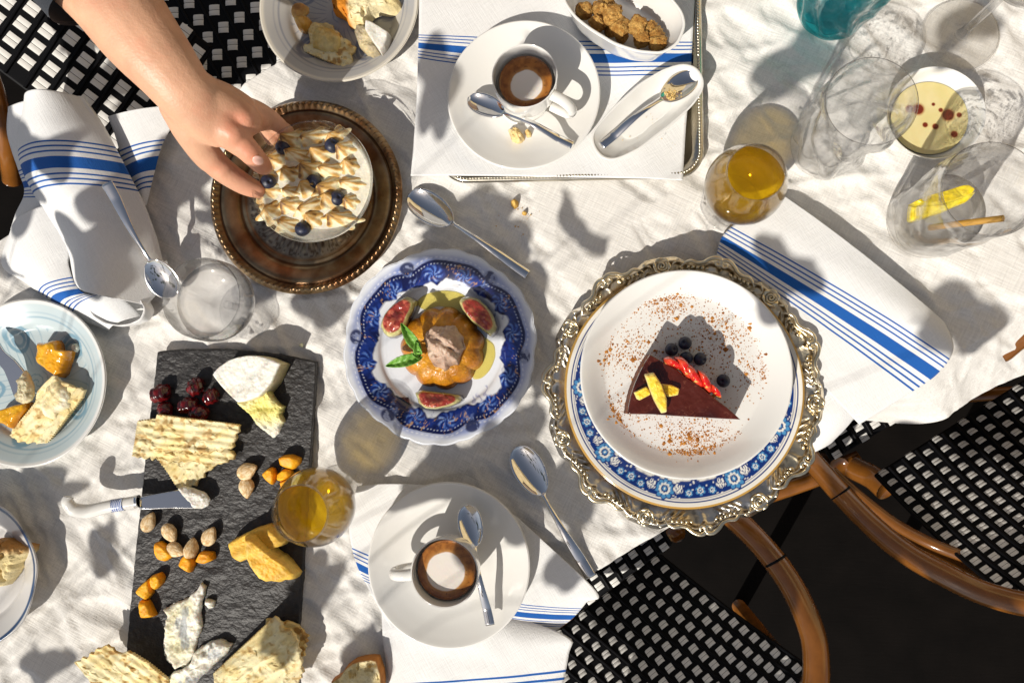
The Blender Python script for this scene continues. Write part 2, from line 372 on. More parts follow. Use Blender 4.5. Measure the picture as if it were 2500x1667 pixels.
# ------------------------------------------------------------------ napkins
def knots(K, n):
    P = np.array([tuple(W(u, v, h)) for u, v, h in K]); return crom(P, n)
def sheet(L, Rr, n=70, m=60, mid=None, bulge=0.0, wr=.0012, stripe=None, seed=0, loc=(0,0,0), thick=True, name='napkin', wf=22):
    a, b = knots(L, n), knots(Rr, n); t = np.linspace(0, 1, m)[None, :, None]
    if mid is not None:
        c = knots(mid, n); c2 = 2*c-.5*(a+b)
        P = a[:, None]*(1-t)**2+2*c2[:, None]*t*(1-t)+b[:, None]*t**2
    else: P = a[:, None]*(1-t)+b[:, None]*t
    tt = t[..., 0]+0*P[..., 0]; s = np.linspace(0, 1, n)[:, None]+0*tt
    P[..., 2] += bulge*np.sin(math.pi*tt)**.8
    P[..., 2] += wr*2*(fbm(P[..., 0]*wf, P[..., 1]*wf, seed, 3, seed)-.5)
    Ln = np.linalg.norm(np.diff(P, axis=0), axis=2).sum(0).mean()
    uvy = (s-(stripe[0]+(stripe[1]-stripe[0])*tt))*Ln if stripe else s*0+1
    uv = np.stack([tt, uvy], -1)
    f = gridf(n, m)
    A, B_, C = P[0, 0], P[1, 0], P[0, 1]
    if np.cross(B_-A, C-A)[2] < 0: f = f[:, ::-1]
    return mk(name, P.reshape(-1, 3)-np.asarray(tuple(loc)), f, uv=uv)
def cloth_obj(name, me, parent, th=.0009):
    o = O(name, me, M['napkin_cloth'], parent); md = o.modifiers.new('thickness', 'SOLIDIFY'); md.thickness = th; md.offset = -1
    return o
# silver tray under its napkin
TRX, TRY = W(1716, 300, .014), W(1400, 438, .014)
loc = W(1450, 210, 0)
tr = thing('serving_tray', 'rectangular silver serving tray with beaded rim under a striped napkin', 'tray', loc)
x1, y0 = TRX.x-loc.x, TRY.y-loc.y; x0, y1 = x1-.272, y0+.30; cr = .028
def rrect(x0, x1, y0, y1, r, n=14):
    pts = []
    for cx_, cy_, a0 in ((x1-r, y1-r, 0), (x0+r, y1-r, 90), (x0+r, y0+r, 180), (x1-r, y0+r, 270)):
        for k in range(n): a = R(a0+90*k/(n-1)); pts.append((cx_+r*math.cos(a), cy_+r*math.sin(a)))
    return np.array(pts)
rings = []
for d, z in ((0, .009), (-.001, .012), (.002, .0145), (.005, .0135), (.009, .012), (.011, .010), (.016, .0045), (.03, .0035), (.09, .0035)):
    q = rrect(x0+d, x1-d, y0+d, y1-d, max(.004, cr-d*.8)); rings.append(np.column_stack([q, np.full(len(q), z)]))
V = np.array(rings); k, n = V.shape[:2]
V = np.concatenate([V.reshape(-1, 3), [[(x0+x1)/2, (y0+y1)/2, .0035]]]); j = np.arange(n)
O('tray_plate', mk('tray_plate', V, gridf(k, n, False, True), np.stack([(k-1)*n+j, (k-1)*n+(j+1) % n, np.full(n, k*n)], 1)), M['silver'], tr)
path = resamp(rrect(x0+.0035, x1-.0035, y0+.0035, y1-.0035, cr-.003, 24), 330)
bm = bmesh.new(); bmesh.ops.create_icosphere(bm, subdivisions=2, radius=.0019); Vs = np.array([v.co[:] for v in bm.verts]); Fs = np.array([[v.index for v in f.verts] for f in bm.faces]); bm.free()
AV = np.concatenate([Vs*[1,1,.9]+[p[0], p[1], .0148] for p in path]); AF = np.concatenate([Fs+i*len(Vs) for i in range(len(path))])
tag(O('beaded_border', mk('beaded_border', AV, None, AF), M['silver'], tr), None, None, None, 'stuff')
loc = W(1340, 300, .0)
nk = thing('napkin', 'flat white napkin with blue stripes lining the silver tray', 'napkin', loc, 0, 'white napkins with blue stripes')
cloth_obj('cloth_sheet', sheet([(1024,-70,.022),(1022,60,.022),(1020,140,.0225),(1016,260,.022),(1003,430,.021)],
                          [(1700,-70,.016),(1693,60,.016),(1688,165,.016),(1676,300,.014),(1667,441,.016)], 90, 90, stripe=(.41, .44), wr=.003, seed=4, loc=loc, wf=14,
                          mid=[(1370,-70,.013),(1368,60,.013),(1360,172,.013),(1350,280,.012),(1340,431,.017)]), nk)
# rolled napkin on the left
loc = W(210, 480, 0)
nk = thing('napkin', 'rolled white napkin with blue stripes left of the bronze tray, spoon laid on it', 'napkin', loc, 0, 'white napkins with blue stripes')
cloth_obj('back_fold', sheet([(235,330,.012),(262,262,.014),(300,262,.014)][::-1] and [(262,285,.012),(280,330,.012),(300,400,.010),(330,470,.008),(350,520,.006)],
                             [(428,258,.016),(424,300,.014),(395,360,.012),(372,440,.010),(358,500,.006)], 60, 40, stripe=(.58, .62), bulge=.006, seed=2, loc=loc), nk)
cloth_obj('outer_fold', sheet([(20,262,.020),(18,330,.016),(45,420,.012),(58,470,.012),(38,520,.010),(25,560,.004)],
                              [(205,236,.03),(240,300,.03),(250,380,.03),(230,470,.03),(190,540,.02),(150,590,.01)], 60, 40, bulge=.01, stripe=(.52,.55), seed=3, loc=loc), nk)
cloth_obj('front_fold', sheet([(62,248,.026),(45,330,.024),(58,420,.024),(110,520,.024),(160,600,.026),(185,690,.028),(208,712,.026)],
                              [(206,240,.028),(262,320,.026),(315,420,.024),(362,520,.020),(395,620,.014),(402,690,.010),(356,745,.022)], 90, 70, bulge=.030, stripe=(.335,.325), wr=.004, seed=5, loc=loc, wf=16), nk)
cloth_obj('lower_fold', sheet([(28,560,.012),(4,645,.008),(60,690,.006),(130,737,.006),(200,780,.005),(266,808,.005)],
                              [(120,500,.030),(165,600,.030),(168,650,.030),(200,712,.030),(285,722,.026),(345,772,.012)], 90, 50, bulge=.012, stripe=(.62,.60), seed=6, loc=loc), nk)
RE = [(207,716),(235,712),(275,708),(315,700),(342,722),(358,754),(345,780),(315,792),(285,796),(250,790),(222,772),(208,745)]
def rolled():
    B = resamp(RE, 96)
    for _ in range(4): B = (np.roll(B, 1, 0)+2*B+np.roll(B, -1, 0))/4
    B3 = np.array([tuple(W(u, v, .026)) for u, v in B])[:, :2]; cc_ = B3.mean(0); D = B3-cc_; V = []
    for s_, z in ((.80,.001),(.92,.006),(1.0,.016),(1.0,.024),(.985,.0262),(.95,.0262),(.92,.024),(.86,.016),(.74,.008),(.5,.005),(.2,.004),(0,.004)):
        V.append(np.column_stack([cc_+D*s_, np.full(96, T+z)])-np.array(tuple(loc)))
    V = np.array(V); V[3:8, :, 2] += .003*np.sin(np.linspace(0, 2*math.pi, 96))[None]
    return mk('rolled_end', V, gridf(12, 96, False, True), uv=np.ones((12*96, 2)))
O('rolled_end', rolled(), M['napkin_cloth'], nk)
# napkin by the gilt charger
loc = W(2050, 760, 0)
nk = thing('napkin', 'white napkin with blue stripes tucked beside the gilt charger, falling over the table edge', 'napkin', loc, 0, 'white napkins with blue stripes')
cloth_obj('upper_fold', sheet([(1905,472,.010),(1835,520,.010),(1772,566,.009),(1752,612,.009),(1742,690,.008)],
                              [(2308,788,.016),(2330,850,.022),(2290,912,.016),(2205,970,.012),(2098,1036,.010)], 80, 100, stripe=(.60,.52), bulge=.010, wr=.003, seed=11, loc=loc, wf=13), nk)
cloth_obj('lower_fold', sheet([(1830,690,.001),(1865,790,.003),(1905,900,.004),(1930,1010,.002),(1945,1118,-.012)],
                              [(1905,660,.002),(2000,800,.008),(2065,910,.008),(2095,1000,.004),(2030,1080,-.012)], 80, 60, bulge=.010, wr=.004, seed=12, loc=loc, wf=18), nk)
# napkin under the lower saucer
loc = W(1150, 1400, 0)
nk = thing('napkin', 'white napkin with blue stripes under the lower coffee saucer', 'napkin', loc, 0, 'white napkins with blue stripes')
cloth_obj('upper_fold', sheet([(872,1186,.006),(852,1280,.006),(868,1372,.006),(905,1445,.005),(960,1540,.004)],
                              [(1262,1262,.007),(1452,1438,.012),(1432,1470,.010),(1395,1512,.006),(1345,1546,.003)], 90, 90, stripe=(.53,.72), bulge=.002, wr=.0025, seed=14, loc=loc, wf=18,
                              mid=[(1080,1190,.006),(1130,1330,.005),(1120,1440,.005),(1150,1500,.004),(1150,1560,.003)]), nk)
cloth_obj('lower_fold', sheet([(930,1470,.002),(935,1560,.003),(950,1660,.003),(965,1760,.003)],
                              [(1240,1500,.004),(1385,1552,.012),(1388,1600,.010),(1360,1740,.004)], 60, 60, bulge=.006, wr=.004, seed=15, loc=loc, stripe=(.86,.92), wf=15), nk)
# ------------------------------------------------------------------ plates, cups, cutlery
PL = lambda r, h=.019, fl=.004: [(0,fl),(.3*r,fl),(.60*r,fl),(.66*r,fl+.001),(.73*r,.48*h),(.88*r,.82*h),(.97*r,h),(r*.995,h+.0006),(r,h-.0006),(.985*r,h-.002),(.72*r,.003),(.62*r,.0),(.5*r,0)]
def SC(r, h=.02): return [(0,.007),(.30*r,.007),(.34*r,.0095),(.37*r,.0085),(.55*r,.008),(.72*r,.0115),(.88*r,.0165),(.98*r,h),(r,h),(.995*r,h-.002),(.8*r,.009),(.55*r,.002),(.5*r,0),(.45*r,.001)]
def cup(name, label, rim, hrim, hbase, r, handle, cof_r, spot):
    c = W(rim[0], rim[1], hrim); loc = (c.x, c.y, T+hbase); H = hrim-hbase
    t = thing(name, label, 'coffee cup', loc)
    O('cup_body', lathe('cup_body', [(0,.001),(r*.6,.0),(r*.64,.003),(r*.78,.010),(r*.92,.022),(r*.985,H*.7),(r,H-.001),(r*.985,H+.0004),(r*.955,H-.001),(r*.935,H*.72),(r*.86,.022),(r*.6,.007),(0,.006)], 72, 60), M['porcelain'], t)
    hz = [(.0, .85), (.55, .86), (.92, .74), (1.0, .52), (.75, .34), (.0, .26)]
    d = Vector((handle[0], handle[1], 0)).normalized(); L_ = .024
    O('handle', tube('handle', [d*(r*.93+L_*a)+Vector((0,0,H*b)) for a, b in hz], [.0058,.0056,.0054,.0052,.0050,.0050], 14, 40, flat=.8), M['porcelain'], t)
    lev = H-.013 if name == 'espresso_cup' else H-.013
    def cc(r_, th, z, X, Y):
        q = np.hypot(X-spot[0], Y-spot[1]); e = .003*(fbm(np.cos(th)*2+5, np.sin(th)*2+5, 0, 3, 3)-.5)
        w_ = sst(spot[2]+.0006, spot[2]-.0006, q+e*.7)
        n_ = fbm(X*300, Y*300, 0, 4, 7); b = mixc((.22,.075,.012), (.36,.135,.022), sst(.3, .7, n_)); b = mixc(b, (.52,.27,.08), sst(.0045, -.0005, q+e-spot[2])*.7)
        b = mixc(b, (.09,.03,.008), sst(cof_r*.93, cof_r, r_)*.6); b = mixc(b, (.06,.02,.006), sst(.76,.8,fbm(X*520, Y*520, 0, 2, 9))*.7)
        return mixc(b, (.74,.68,.62), w_)
    rr = np.linspace(0, cof_r, 60)
    O('crema', lathe('crema', [(a, lev+(.0006 if a > cof_r*.96 else 0)) for a in rr], 140, col=cc), M['food_glossy'], t)
    return t
def rndm(v): return v
c = W(1278, 237, .028); r1 = 181*MPA(1278,237,.028)
s1 = tag(O('saucer', lathe('saucer', SC(r1), 128, 90), M['porcelain'], None, (c.x, c.y, T+.0145)), 'white saucer on the striped napkin of the silver tray', 'saucer', 'white coffee saucers')
cup('espresso_cup', 'white coffee cup with milk foam on the tray saucer, handle toward the sugar', (1281,186), .074, .022, 79*MPA(1281,186,.074), (.9,-.55), .0262, (.0008,-.004,.0155))
c = W(1095, 1377, .024); r2 = 198*MPA(1095,1377,.024)
s2 = tag(O('saucer', lathe('saucer', SC(r2), 128, 90), M['porcelain'], None, (c.x, c.y, T+.006)), 'white saucer on the lower napkin near the bread', 'saucer', 'white coffee saucers')
cup('espresso_cup', 'white coffee cup on the lower saucer, handle pointing left', (1085,1398), .068, .0135, 84*MPA(1085,1398,.068), (-1,-.12), .0280, (-.0012,-.0022,.0182))
def spoon(label, tip, end, h0, h1, wb, lbf=.34, we=.0058, depth=.006, name='spoon', group='steel spoons', neck=.0022, cat='spoon', lift=.009):
    a, b = W(*tip, h0), W(*end, h1); X = b-a; Lg = X.length; X.normalize(); Yv = Vector((0,0,1)).cross(X).normalized(); Zv = X.cross(Yv)
    t = thing(name, label, cat, a, 0, group)
    lb = lbf*Lg
    def part(nm, xs):
        m = 15; y = np.linspace(-1, 1, m); V = []
        for x in xs:
            u = min(x/lb, 1.0)
            e = math.sqrt(max(0, 1-(2*u**.86-1)**2)) if u < 1 else 0
            q = max(0, (x-lb)/(Lg-lb)); wh = neck+(we-neck)*sst(.05, .95, q)
            w_ = max(wb*e, (wh if u >= 1 else (neck*sst(.75, 1, u)))); 
            rz = .0035+.0035*u if u < 1 else 0
            if u < 1: zc = rz-depth*e**1.3; zz = zc+(rz-zc)*y**2*min(1, e*2)+0*y
            else:
                zc = .007+lift*math.sin(math.pi*min(1, q*1.25))*(1-.2*q)-.0045*q; zz = zc-.0011*y**2
            for yy, z_ in zip(y, zz): V.append(X*x+Yv*(yy*w_)+Zv*z_)
        me = mk(nm, np.array([tuple(v) for v in V]), gridf(len(xs), m, flip=False))
        o = O(nm, me, M['steel'], t); md = o.modifiers.new('thickness', 'SOLIDIFY'); md.thickness = .0013; md.offset = -1
        return o
    uu = np.linspace(0, 1, 40); part('bowl', lb*(.5-.5*np.cos(math.pi*uu))*.999+1e-5)
    part('handle', np.linspace(lb*.985, Lg, 40))
    return t
spoon('steel spoon lying on the creased cloth above the blue plate', (1001,476), (1289,672), .002, .003, .0158, .37, .0052)
spoon('steel spoon lying beside the lower saucer with its bowl towards the charger', (1262,1092), (1443,1408), .002, .004, .0158, .36, .0056)
spoon('small spoon resting on the upper saucer below the coffee cup', (1146,243), (1398,356), .034, .040, .0108, .35, .0042, .005)
spoon('small spoon leaning on the lower saucer right of the coffee cup', (1141,1233), (1197,1524), .030, .032, .0118, .34, .0046, .005)
spoon('dessert spoon lying on the rolled napkin, its bowl behind the water glass', (424,722), (262,447), .014, .062, .0165, .33, .0062, .005, lift=.004)
# sugar dish and spoon rest
def dish(name, outline, hr, hb, wall=.93, base=.72, floor=.006, n=120, sm=5, mt='porcelain', shift=(0,0)):
    B = resamp(outline, n)
    for _ in range(sm): B = (np.roll(B, 1, 0)+2*B+np.roll(B, -1, 0))/4
    B3 = np.array([tuple(W(u, v, hr)) for u, v in B])[:, :2]; c = B3.mean(0); loc = (c[0], c[1], T+hb); D = B3-c; H = hr-hb
    dl = np.linalg.norm(D, axis=1)[:, None]; N_ = D/dl
    prof = [(0, base*.98, .0), (0, base, .0005), (0, base+.05, H*.12), (0, .5+.5*base, H*.45), (0, .985, H*.9), (0, 1, H*.98), (-.0012, 1, H), (-.0028, 1, H-.0004), (-.0034, 1, H*.93), (-.004, .5+.5*base, H*.5), (-.004, base+.03, floor+.002), (-.004, base-.08, floor), (0, .4, floor), (0, .0, floor)]
    P = crom([(a, b, z) for a, b, z in prof], 60)
    V = [np.column_stack([D*max(b, 0)+N_*a*min(1, b*3), np.full(n, z)]) for a, b, z in P]
    me = mk(name, np.array(V), gridf(len(V), n, False, True))
    return me, loc
SUG = [(1368,-60),(1372,0),(1400,42),(1440,74),(1500,110),(1560,128),(1620,132),(1658,108),(1676,62),(1668,28),(1636,-12),(1560,-60),(1470,-110),(1400,-110)]
me, loc = dish('sugar_bowl', SUG, .058, .018, base=.78)
tag(O('sugar_bowl', me, M['porcelain'], None, loc), 'boat shaped white bowl of brown sugar lumps on the tray', 'bowl')
RST = Z(1200, 0, [(800,1120),(830,1060),(1000,860),(1200,680),(1400,560),(1560,512),(1670,540),(1735,640),(1730,730),(1650,850),(1450,1040),(1200,1220),(1000,1310),(900,1300),(830,1220)])
me, loc = dish('spoon_rest', RST, .036, .0165, base=.62, floor=.004, sm=8)
tag(O('spoon_rest', me, M['porcelain'], None, loc), 'long white oval dish holding a spoon, beside the sugar bowl', 'dish')
spoon('small spoon with sugar in its bowl lying in the long white dish', (1697,186), (1468,357), .030, .030, .0122, .36, .0045, .0045)
# small oil dish
c = W(2285, 276, .028); rd = 116*MPA(2285,276,.028)
tag(O('dipping_dish', lathe('dipping_dish', [(0,.004),(.55*rd,.004),(.72*rd,.008),(.86*rd,.017),(.96*rd,.026),(rd,.028),(.995*rd,.026),(.8*rd,.010),(.6*rd,.0),(.5*rd,0)], 96, 60), M['porcelain'], None, (c.x, c.y, T)), 'small round white dish of golden oil beside the clear tumbler', 'dish')
def oilc(r_, th, z, X, Y):
    b = mixc((.62,.52,.20), (.72,.62,.34), fbm(X*60, Y*60, 0, 3, 2))
    for u, v, q in ((2242,267,13), (2221,266,9), (2315,281,14), (2342,281,6), (2330,328,8), (2284,309,7), (2259,305,6), (2279,255,4), (2297,269,5)):
        p = W(u, v, .015); d = np.hypot(X-(p.x-c.x), Y-(p.y-c.y)); b = mixc(b, (.40,.15,.04), sst(q*1.4, q*.9, d/MPP(.015))*.8); b = mixc(b, (.16,.018,.008), sst(q*1.05, q*.8, d/MPP(.015)))
    return b
tag(O('oil', lathe('oil', [(a, .0148) for a in np.linspace(0, .80*rd, 90)], 200, col=oilc), M['food_glossy'], None, (c.x, c.y, T)), 'pool of golden oil with dark red vinegar drops in the small dish', 'oil')
# ---- blue and white plate with scalloped rim
BL = W(1072, 845, .020); RB = 233*MPA(1072,845,.020)
def scal(r_, th, z):
    k = sst(.75, 1, r_/RB); return r_*(1+k*(.036*np.abs(np.sin(3*th+.35))**.6+.016*np.abs(np.sin(12*th+.5))-.030))
NAVY, COB, LT, WH = (.003,.006,.055), (.012,.040,.26), (.10,.21,.55), (.70,.72,.76)
def bluec(r_, th, z, X, Y):
    q = r_/RB; ph = 3*th+.35; sc_ = np.abs(np.sin(ph)); c6 = np.abs(np.cos(ph))
    outr = .905-.055*c6**8+.012*np.sin(12*th+.8)*.5
    base = np.zeros(q.shape+(3,))+np.array(WH)
    # blue bleeding outwards to the rim, white beads over it
    base = mixc(base, (.10,.16,.45), sst(1.0, .915, q)*sst(outr-.02, outr, q)*(.35+.6*fbm(X*90, Y*90, 0, 2, 1)))
    bd = (np.sin(th*110)*.5+.5)*sst(.010, .003, np.abs(q-(outr+.028))); base = mixc(base, WH, bd*.8)
    a5 = fbm(np.cos(th)*6+9, np.sin(th)*6+9, 0, 3, 5)
    inr = .660+.095*sc_**2*(.3+.7*np.abs(np.sin(9*th+1)))+.14*(a5-.5)
    band = sst(inr-.010, inr+.008, q)*sst(outr+.006, outr-.004, q)
    # two leaf sprays between each pair of crests
    tl = np.mod(ph, math.pi)-math.pi/2; su = np.abs(tl)/(math.pi/2)            # 0 middle of a lobe, 1 at a crest
    wx_ = X*52+2.0*fbm(X*70, Y*70, 0, 3, 11); wy_ = Y*52+2.0*fbm(X*70+9, Y*70+4, 0, 3, 12)
    n1 = fbm(wx_*1.5, wy_*1.5, 0, 4, 13); n2 = fbm(wx_*3.6+5, wy_*3.6, 0, 3, 17)
    d1 = np.hypot((su-.42)*.36, (q-.775)*1.05); al = np.arctan2((q-.775)*1.05, (su-.42)*.36*np.sign(tl+1e-9))
    frond = .5+.5*np.cos(7*al+d1*70+1.5*n1); spray = sst(.125, .095, d1+.028*frond)
    bc_ = mixc(NAVY, (.010,.030,.20), sst(.42, .72, n1))
    bc_ = mixc(bc_, COB, spray*.95); bc_ = mixc(bc_, LT, spray*sst(.55,.85,frond)*sst(.35,.6,n2+.15)*.8)
    bc_ = mixc(bc_, (.45,.56,.80), spray*sst(.80,.95,frond)*sst(.5,.62,n2)*.6)
    bc_ = mixc(bc_, NAVY, spray*sst(.30,.12,frond)*.75)
    bc_ = mixc(bc_, NAVY, sst(.024, .012, np.abs(q-outr+.012))*.97)
    bc_ = mixc(bc_, (.55,.60,.75), (np.sin(th*150) > .1)*sst(.0065, .003, np.abs(q-outr+.036))*.7)
    bc_ = mixc(bc_, (.20,.28,.58), sst(.58,.70,n2)*sst(.8,.95,su)*.6)
    base = mixc(base, bc_, band)
    base = mixc(base, NAVY, sst(.07,.05,np.hypot((1-su)*.36, q-.895))*(.35+.65*sst(.4,.5,n2))*.9)
    g = np.abs(fbm(wx_*1.1+30, wy_*1.1+7, 0, 2, 23)-.5); base = mixc(base, (.55,.30,.12), sst(.009, .003, g)*band*sst(.70, .76, q)*.8)
    g2 = np.abs(fbm(wx_*.9+3, wy_*.9+17, 0, 2, 29)-.5); base = mixc(base, (.05,.07,.32), sst(.02, .006, g2)*sst(.60,.64,q)*sst(inr+.01, inr-.02, q)*.5)
    return base
prof = crom(PL(RB, .020, .005), 150)
prof = np.concatenate([np.array([(a, .005) for a in np.linspace(0, .55*RB, 20, endpoint=False)]), crom([(.55*RB,.005),(.60*RB,.0052),(.645*RB,.0062),(.70*RB,.0105),(.86*RB,.0165),(.97*RB,.0195),(.995*RB,.020),(RB,.0192),(.985*RB,.018),(.72*RB,.004),(.62*RB,.0),(.5*RB,.0005)], 150)])
tag(O('dessert_plate', lathe('dessert_plate', prof, 640, col=bluec, rmod=scal), M['porcelain_print'], None, (BL.x, BL.y, T+.001)), 'scalloped dessert plate with dark cobalt floral rim, flan and figs on it', 'plate')
# ---- charger with delft plate and white plate
CH = W(1665, 958, .022); RC = 338*MPA(1665,958,.022)
A0 = R(98.5); PER = 2*math.pi/7
def ph7(th): return np.mod(th-A0+PER/2, PER)-PER/2       # angle from the nearest rose
def edge7(th):
    f = np.abs(ph7(th))/(PER/2)                           # 0 rose, 1 between the paired curls
    return 1.0-.045*sst(.22, .50, f)+.052*sst(.62, .86, f)-.035*sst(.93, 1.0, f)
def chr_(r_, th, z): 
    k = sst(.80, 1.0, r_/RC); return r_*(1+k*(edge7(th)-1))
def chz(r_, th, z):
    q = r_/RC/(1+sst(.8,1,r_/RC)*(edge7(th)-1)); f = ph7(th)/(PER/2)
    rim = .0035*np.exp(-((q-.965)/.016)**2)
    lf = .0016*np.exp(-((q-.905)/.028)**2)*np.sin(f*44+(q-.9)*90*np.sign(f))*sst(.25,.35,np.abs(f))*sst(.75,.65,np.abs(f))
    n_ = .0016*(fbm(r_*np.cos(th)*150, r_*np.sin(th)*150, 0, 2, 3)-.5)*np.exp(-((q-.92)/.04)**2)*sst(.35,.1,np.abs(f))*2
    return z+(rim+lf+n_)*(q > .8)
def giltc(r_, th, z, X, Y):
    q = r_/RC; n_ = fbm(X*40, Y*40, 0, 4, 31); a = (.86,.72,.48); s_ = (.87,.82,.73)
    c_ = mixc(a, s_, sst(.35, .65, n_+.25*np.sin(th-2))); c_ = mixc(c_, (.15,.11,.07), sst(.55, .75, fbm(X*170, Y*170, 0, 3, 37))*.6)
    return mixc(c_, (.42,.27,.08), sst(.87, .83, q)*.6)
chp = np.concatenate([crom([(0,.012),(.3*RC,.012),(.62*RC,.012),(.70*RC,.013),(.78*RC,.0155),(.83*RC,.0185)], 24)[:-1], crom([(.83*RC,.0185),(.87*RC,.0195),(.92*RC,.0215),(.965*RC,.0225),(.99*RC,.0215),(RC,.0195),(.985*RC,.017),(.80*RC,.010),(.66*RC,.004),(.62*RC,0),(.5*RC,.0)], 80)])
ch = thing('charger_plate', 'large ornate gilt charger with roses and scrolls around its edge', 'charger', (CH.x, CH.y, T+.002))
O('charger_body', lathe('charger_body', chp, 840, col=giltc, rmod=chr_, zmod=chz), M['gilt'], ch)
gold = (.88,.77,.55)
def spiral(turns, r0, r1, n=40): return [((r0+(r1-r0)*k/n)*math.cos(turns*2*math.pi*k/n), (r0+(r1-r0)*k/n)*math.sin(turns*2*math.pi*k/n)) for k in range(n+1)]
rose = []; rf = []; off = 0
def joinmesh(name, ms, col):
    VV, F4_, F3_ = [], [], []; o_ = 0
    for m_ in ms:
        v = np.zeros(len(m_.vertices)*3); m_.vertices.foreach_get('co', v); VV.append(v.reshape(-1, 3))
        for p in m_.polygons: (F4_ if len(p.vertices) == 4 else F3_).append([i+o_ for i in p.vertices])
        o_ += len(m_.vertices)
    VV = np.concatenate(VV); return mk(name, VV, F4_ or None, F3_ or None, col=np.tile(np.asarray(col, float), (len(VV), 1)))
ms = [tube('t', [(x, y, .0015-.09*math.hypot(x, y)) for x, y in spiral(2.4, .0005, .0068)], .0011, 8, 60)]
for k in range(6):
    a = k*math.pi/3+.3; ms.append(tube('t', [(.0075*math.cos(a+d)+0*d, .0075*math.sin(a+d), .0003+.0012*math.cos(d*2)) for d in np.linspace(-.55, .55, 7)], [.0007,.0013,.0016,.0017,.0016,.0013,.0007], 8))
for s_ in (-1, 1):
    for k in range(3): ms.append(tube('t', [(-.001+.002*k, s_*(.010+.0018*k), .0), (.002+.001*k, s_*(.013+.002*k), .001), (.003-.003*k, s_*(.016+.002*k), 0)], [.0006,.0014,.0005], 8, 10))
rose_me = joinmesh('rose', ms, gold)
def scroll_mesh(s_):
    # from beside the rose, along the rim to a curl; local x radial, y along the rim
    pts = [(-.004,.020*s_,.0), (.000,.024*s_,.0012), (.0025,.030*s_,.0018), (.001,.037*s_,.002), (.0022,.043*s_,.0022), (.006,.048*s_,.0024), (.009,.054*s_,.0026), (.0085,.0595*s_,.0028), (.0045,.0615*s_,.003), (.0015,.0585*s_,.0032), (.003,.0555*s_,.0034), (.0052,.0565*s_,.0036)]
    # bend along the circle
    P = []
    for x, y, z in pts:
        a = y/RC; P.append(((RC*.945+x)*math.cos(a)-RC*.945, (RC*.945+x)*math.sin(a), z))
    m1 = tube('t', P, [.0008,.0014,.0019,.0019,.0019,.0021,.0022,.0022,.0021,.0019,.0017,.0013], 10, 90)
    lv = [m1]
    for k in range(5):
        y = (.026+.005*k)*s_; a = y/RC; b = (y+.004*s_)/RC; r_a, r_b = RC*.905, RC*.935
        lv.append(tube('t', [(r_a*math.cos(a)-RC*.945, r_a*math.sin(a), .0), ((r_a+r_b)/2*math.cos((a+b)/2)-RC*.945, (r_a+r_b)/2*math.sin((a+b)/2), .0012), (r_b*math.cos(b)-RC*.945, r_b*math.sin(b), .0)], [.0005,.0017,.0005], 8, 10))
    return joinmesh('scroll', lv, gold)
scm = [scroll_mesh(1), scroll_mesh(-1)]
for k in range(7):
    a = A0+k*PER; p = (RC*.945*math.cos(a), RC*.945*math.sin(a), .0235)
    O('rose', rose_me, M['gilt'], ch, (RC*.935*math.cos(a), RC*.935*math.sin(a), .0235), a)
    for m_ in scm: O('scroll', m_, M['gilt'], ch, p, a)
RD = 289*MPA(1668,950,.030); DC = W(1668, 950, .031)
FL = [(k*2*math.pi/9+R(-101), 1) for k in range(9)]
def delc(r_, th, z, X, Y):
    q = r_/RD; base = np.zeros(q.shape+(3,))+np.array((.74,.71,.64))
    N_, B_, W_ = (.006,.028,.16), (.07,.25,.48), (.74,.72,.66)
    ln = lambda c_, w_: sst(w_, w_*.5, np.abs(q-c_))
    base = mixc(base, N_, ln(.950, .0065)); base = mixc(base, N_, ln(.928, .003))
    base = mixc(base, (.42,.24,.05), sst(.985, .992, q))
    wob = .012*np.sin(18*th)+.008*np.sin(45*th+1)
    band = sst(.775+wob, .785+wob, q)*sst(.924, .918, q)
    base = mixc(base, N_, band)
    sw = np.abs(np.sin(9*th*1.0+14*np.sin(q*30)*.18)-.2*np.sin(q*60)); base = mixc(base, W_, sst(.10,.05,sw)*band)
    for a, s_ in FL:
        for da, dr, sz, np_ in ((0, .855, .088, 10), (.235, .875, .036, 6), (-.235, .875, .036, 6), (.135, .845, .052, 5), (-.135, .845, .052, 5), (.349, .862, .046, 6)):
            d = np.angle(np.exp(1j*(th-a-da)))*dr; e = q-dr; rho = np.hypot(d, e); al = np.arctan2(e, d)
            lob = .78+.22*np.abs(np.sin(al*np_/2)); x_ = rho/(sz*lob)
            if np_ == 5: 
                base = mixc(base, N_, sst(1.05, .98, x_)); base = mixc(base, W_, sst(.86,.78,x_)*(np.sin(al*22) > -.4)); continue
            base = mixc(base, N_, sst(1.10, 1.02, x_)); base = mixc(base, B_, sst(.98, .90, x_)); base = mixc(base, N_, (np.abs(np.sin(al*np_/2)) < .25)*sst(1,.9,x_))
            base = mixc(base, W_, sst(.62, .56, x_)); base = mixc(base, N_, sst(.40, .35, x_)); base = mixc(base, B_, sst(.26, .22, x_)); base = mixc(base, W_, sst(.12,.08,x_))
    return base
dp = np.concatenate([np.array([(0,.004),(.3*RD,.004)]), crom([(.6*RD,.004),(.66*RD,.005),(.71*RD,.0085),(.86*RD,.0125),(.96*RD,.015),(.99*RD,.0155),(RD,.0145),(.98*RD,.0125),(.7*RD,.003),(.6*RD,0)], 130)])
tag(O('dinner_plate', lathe('dinner_plate', dp, 900, col=delc), M['porcelain_print'], None, (DC.x, DC.y, T+.0155)), 'cream plate with blue flower border and gold edge between charger and white plate', 'plate')
RW = 256*MPA(1673,912,.050); WC = W(1673, 912, .050)
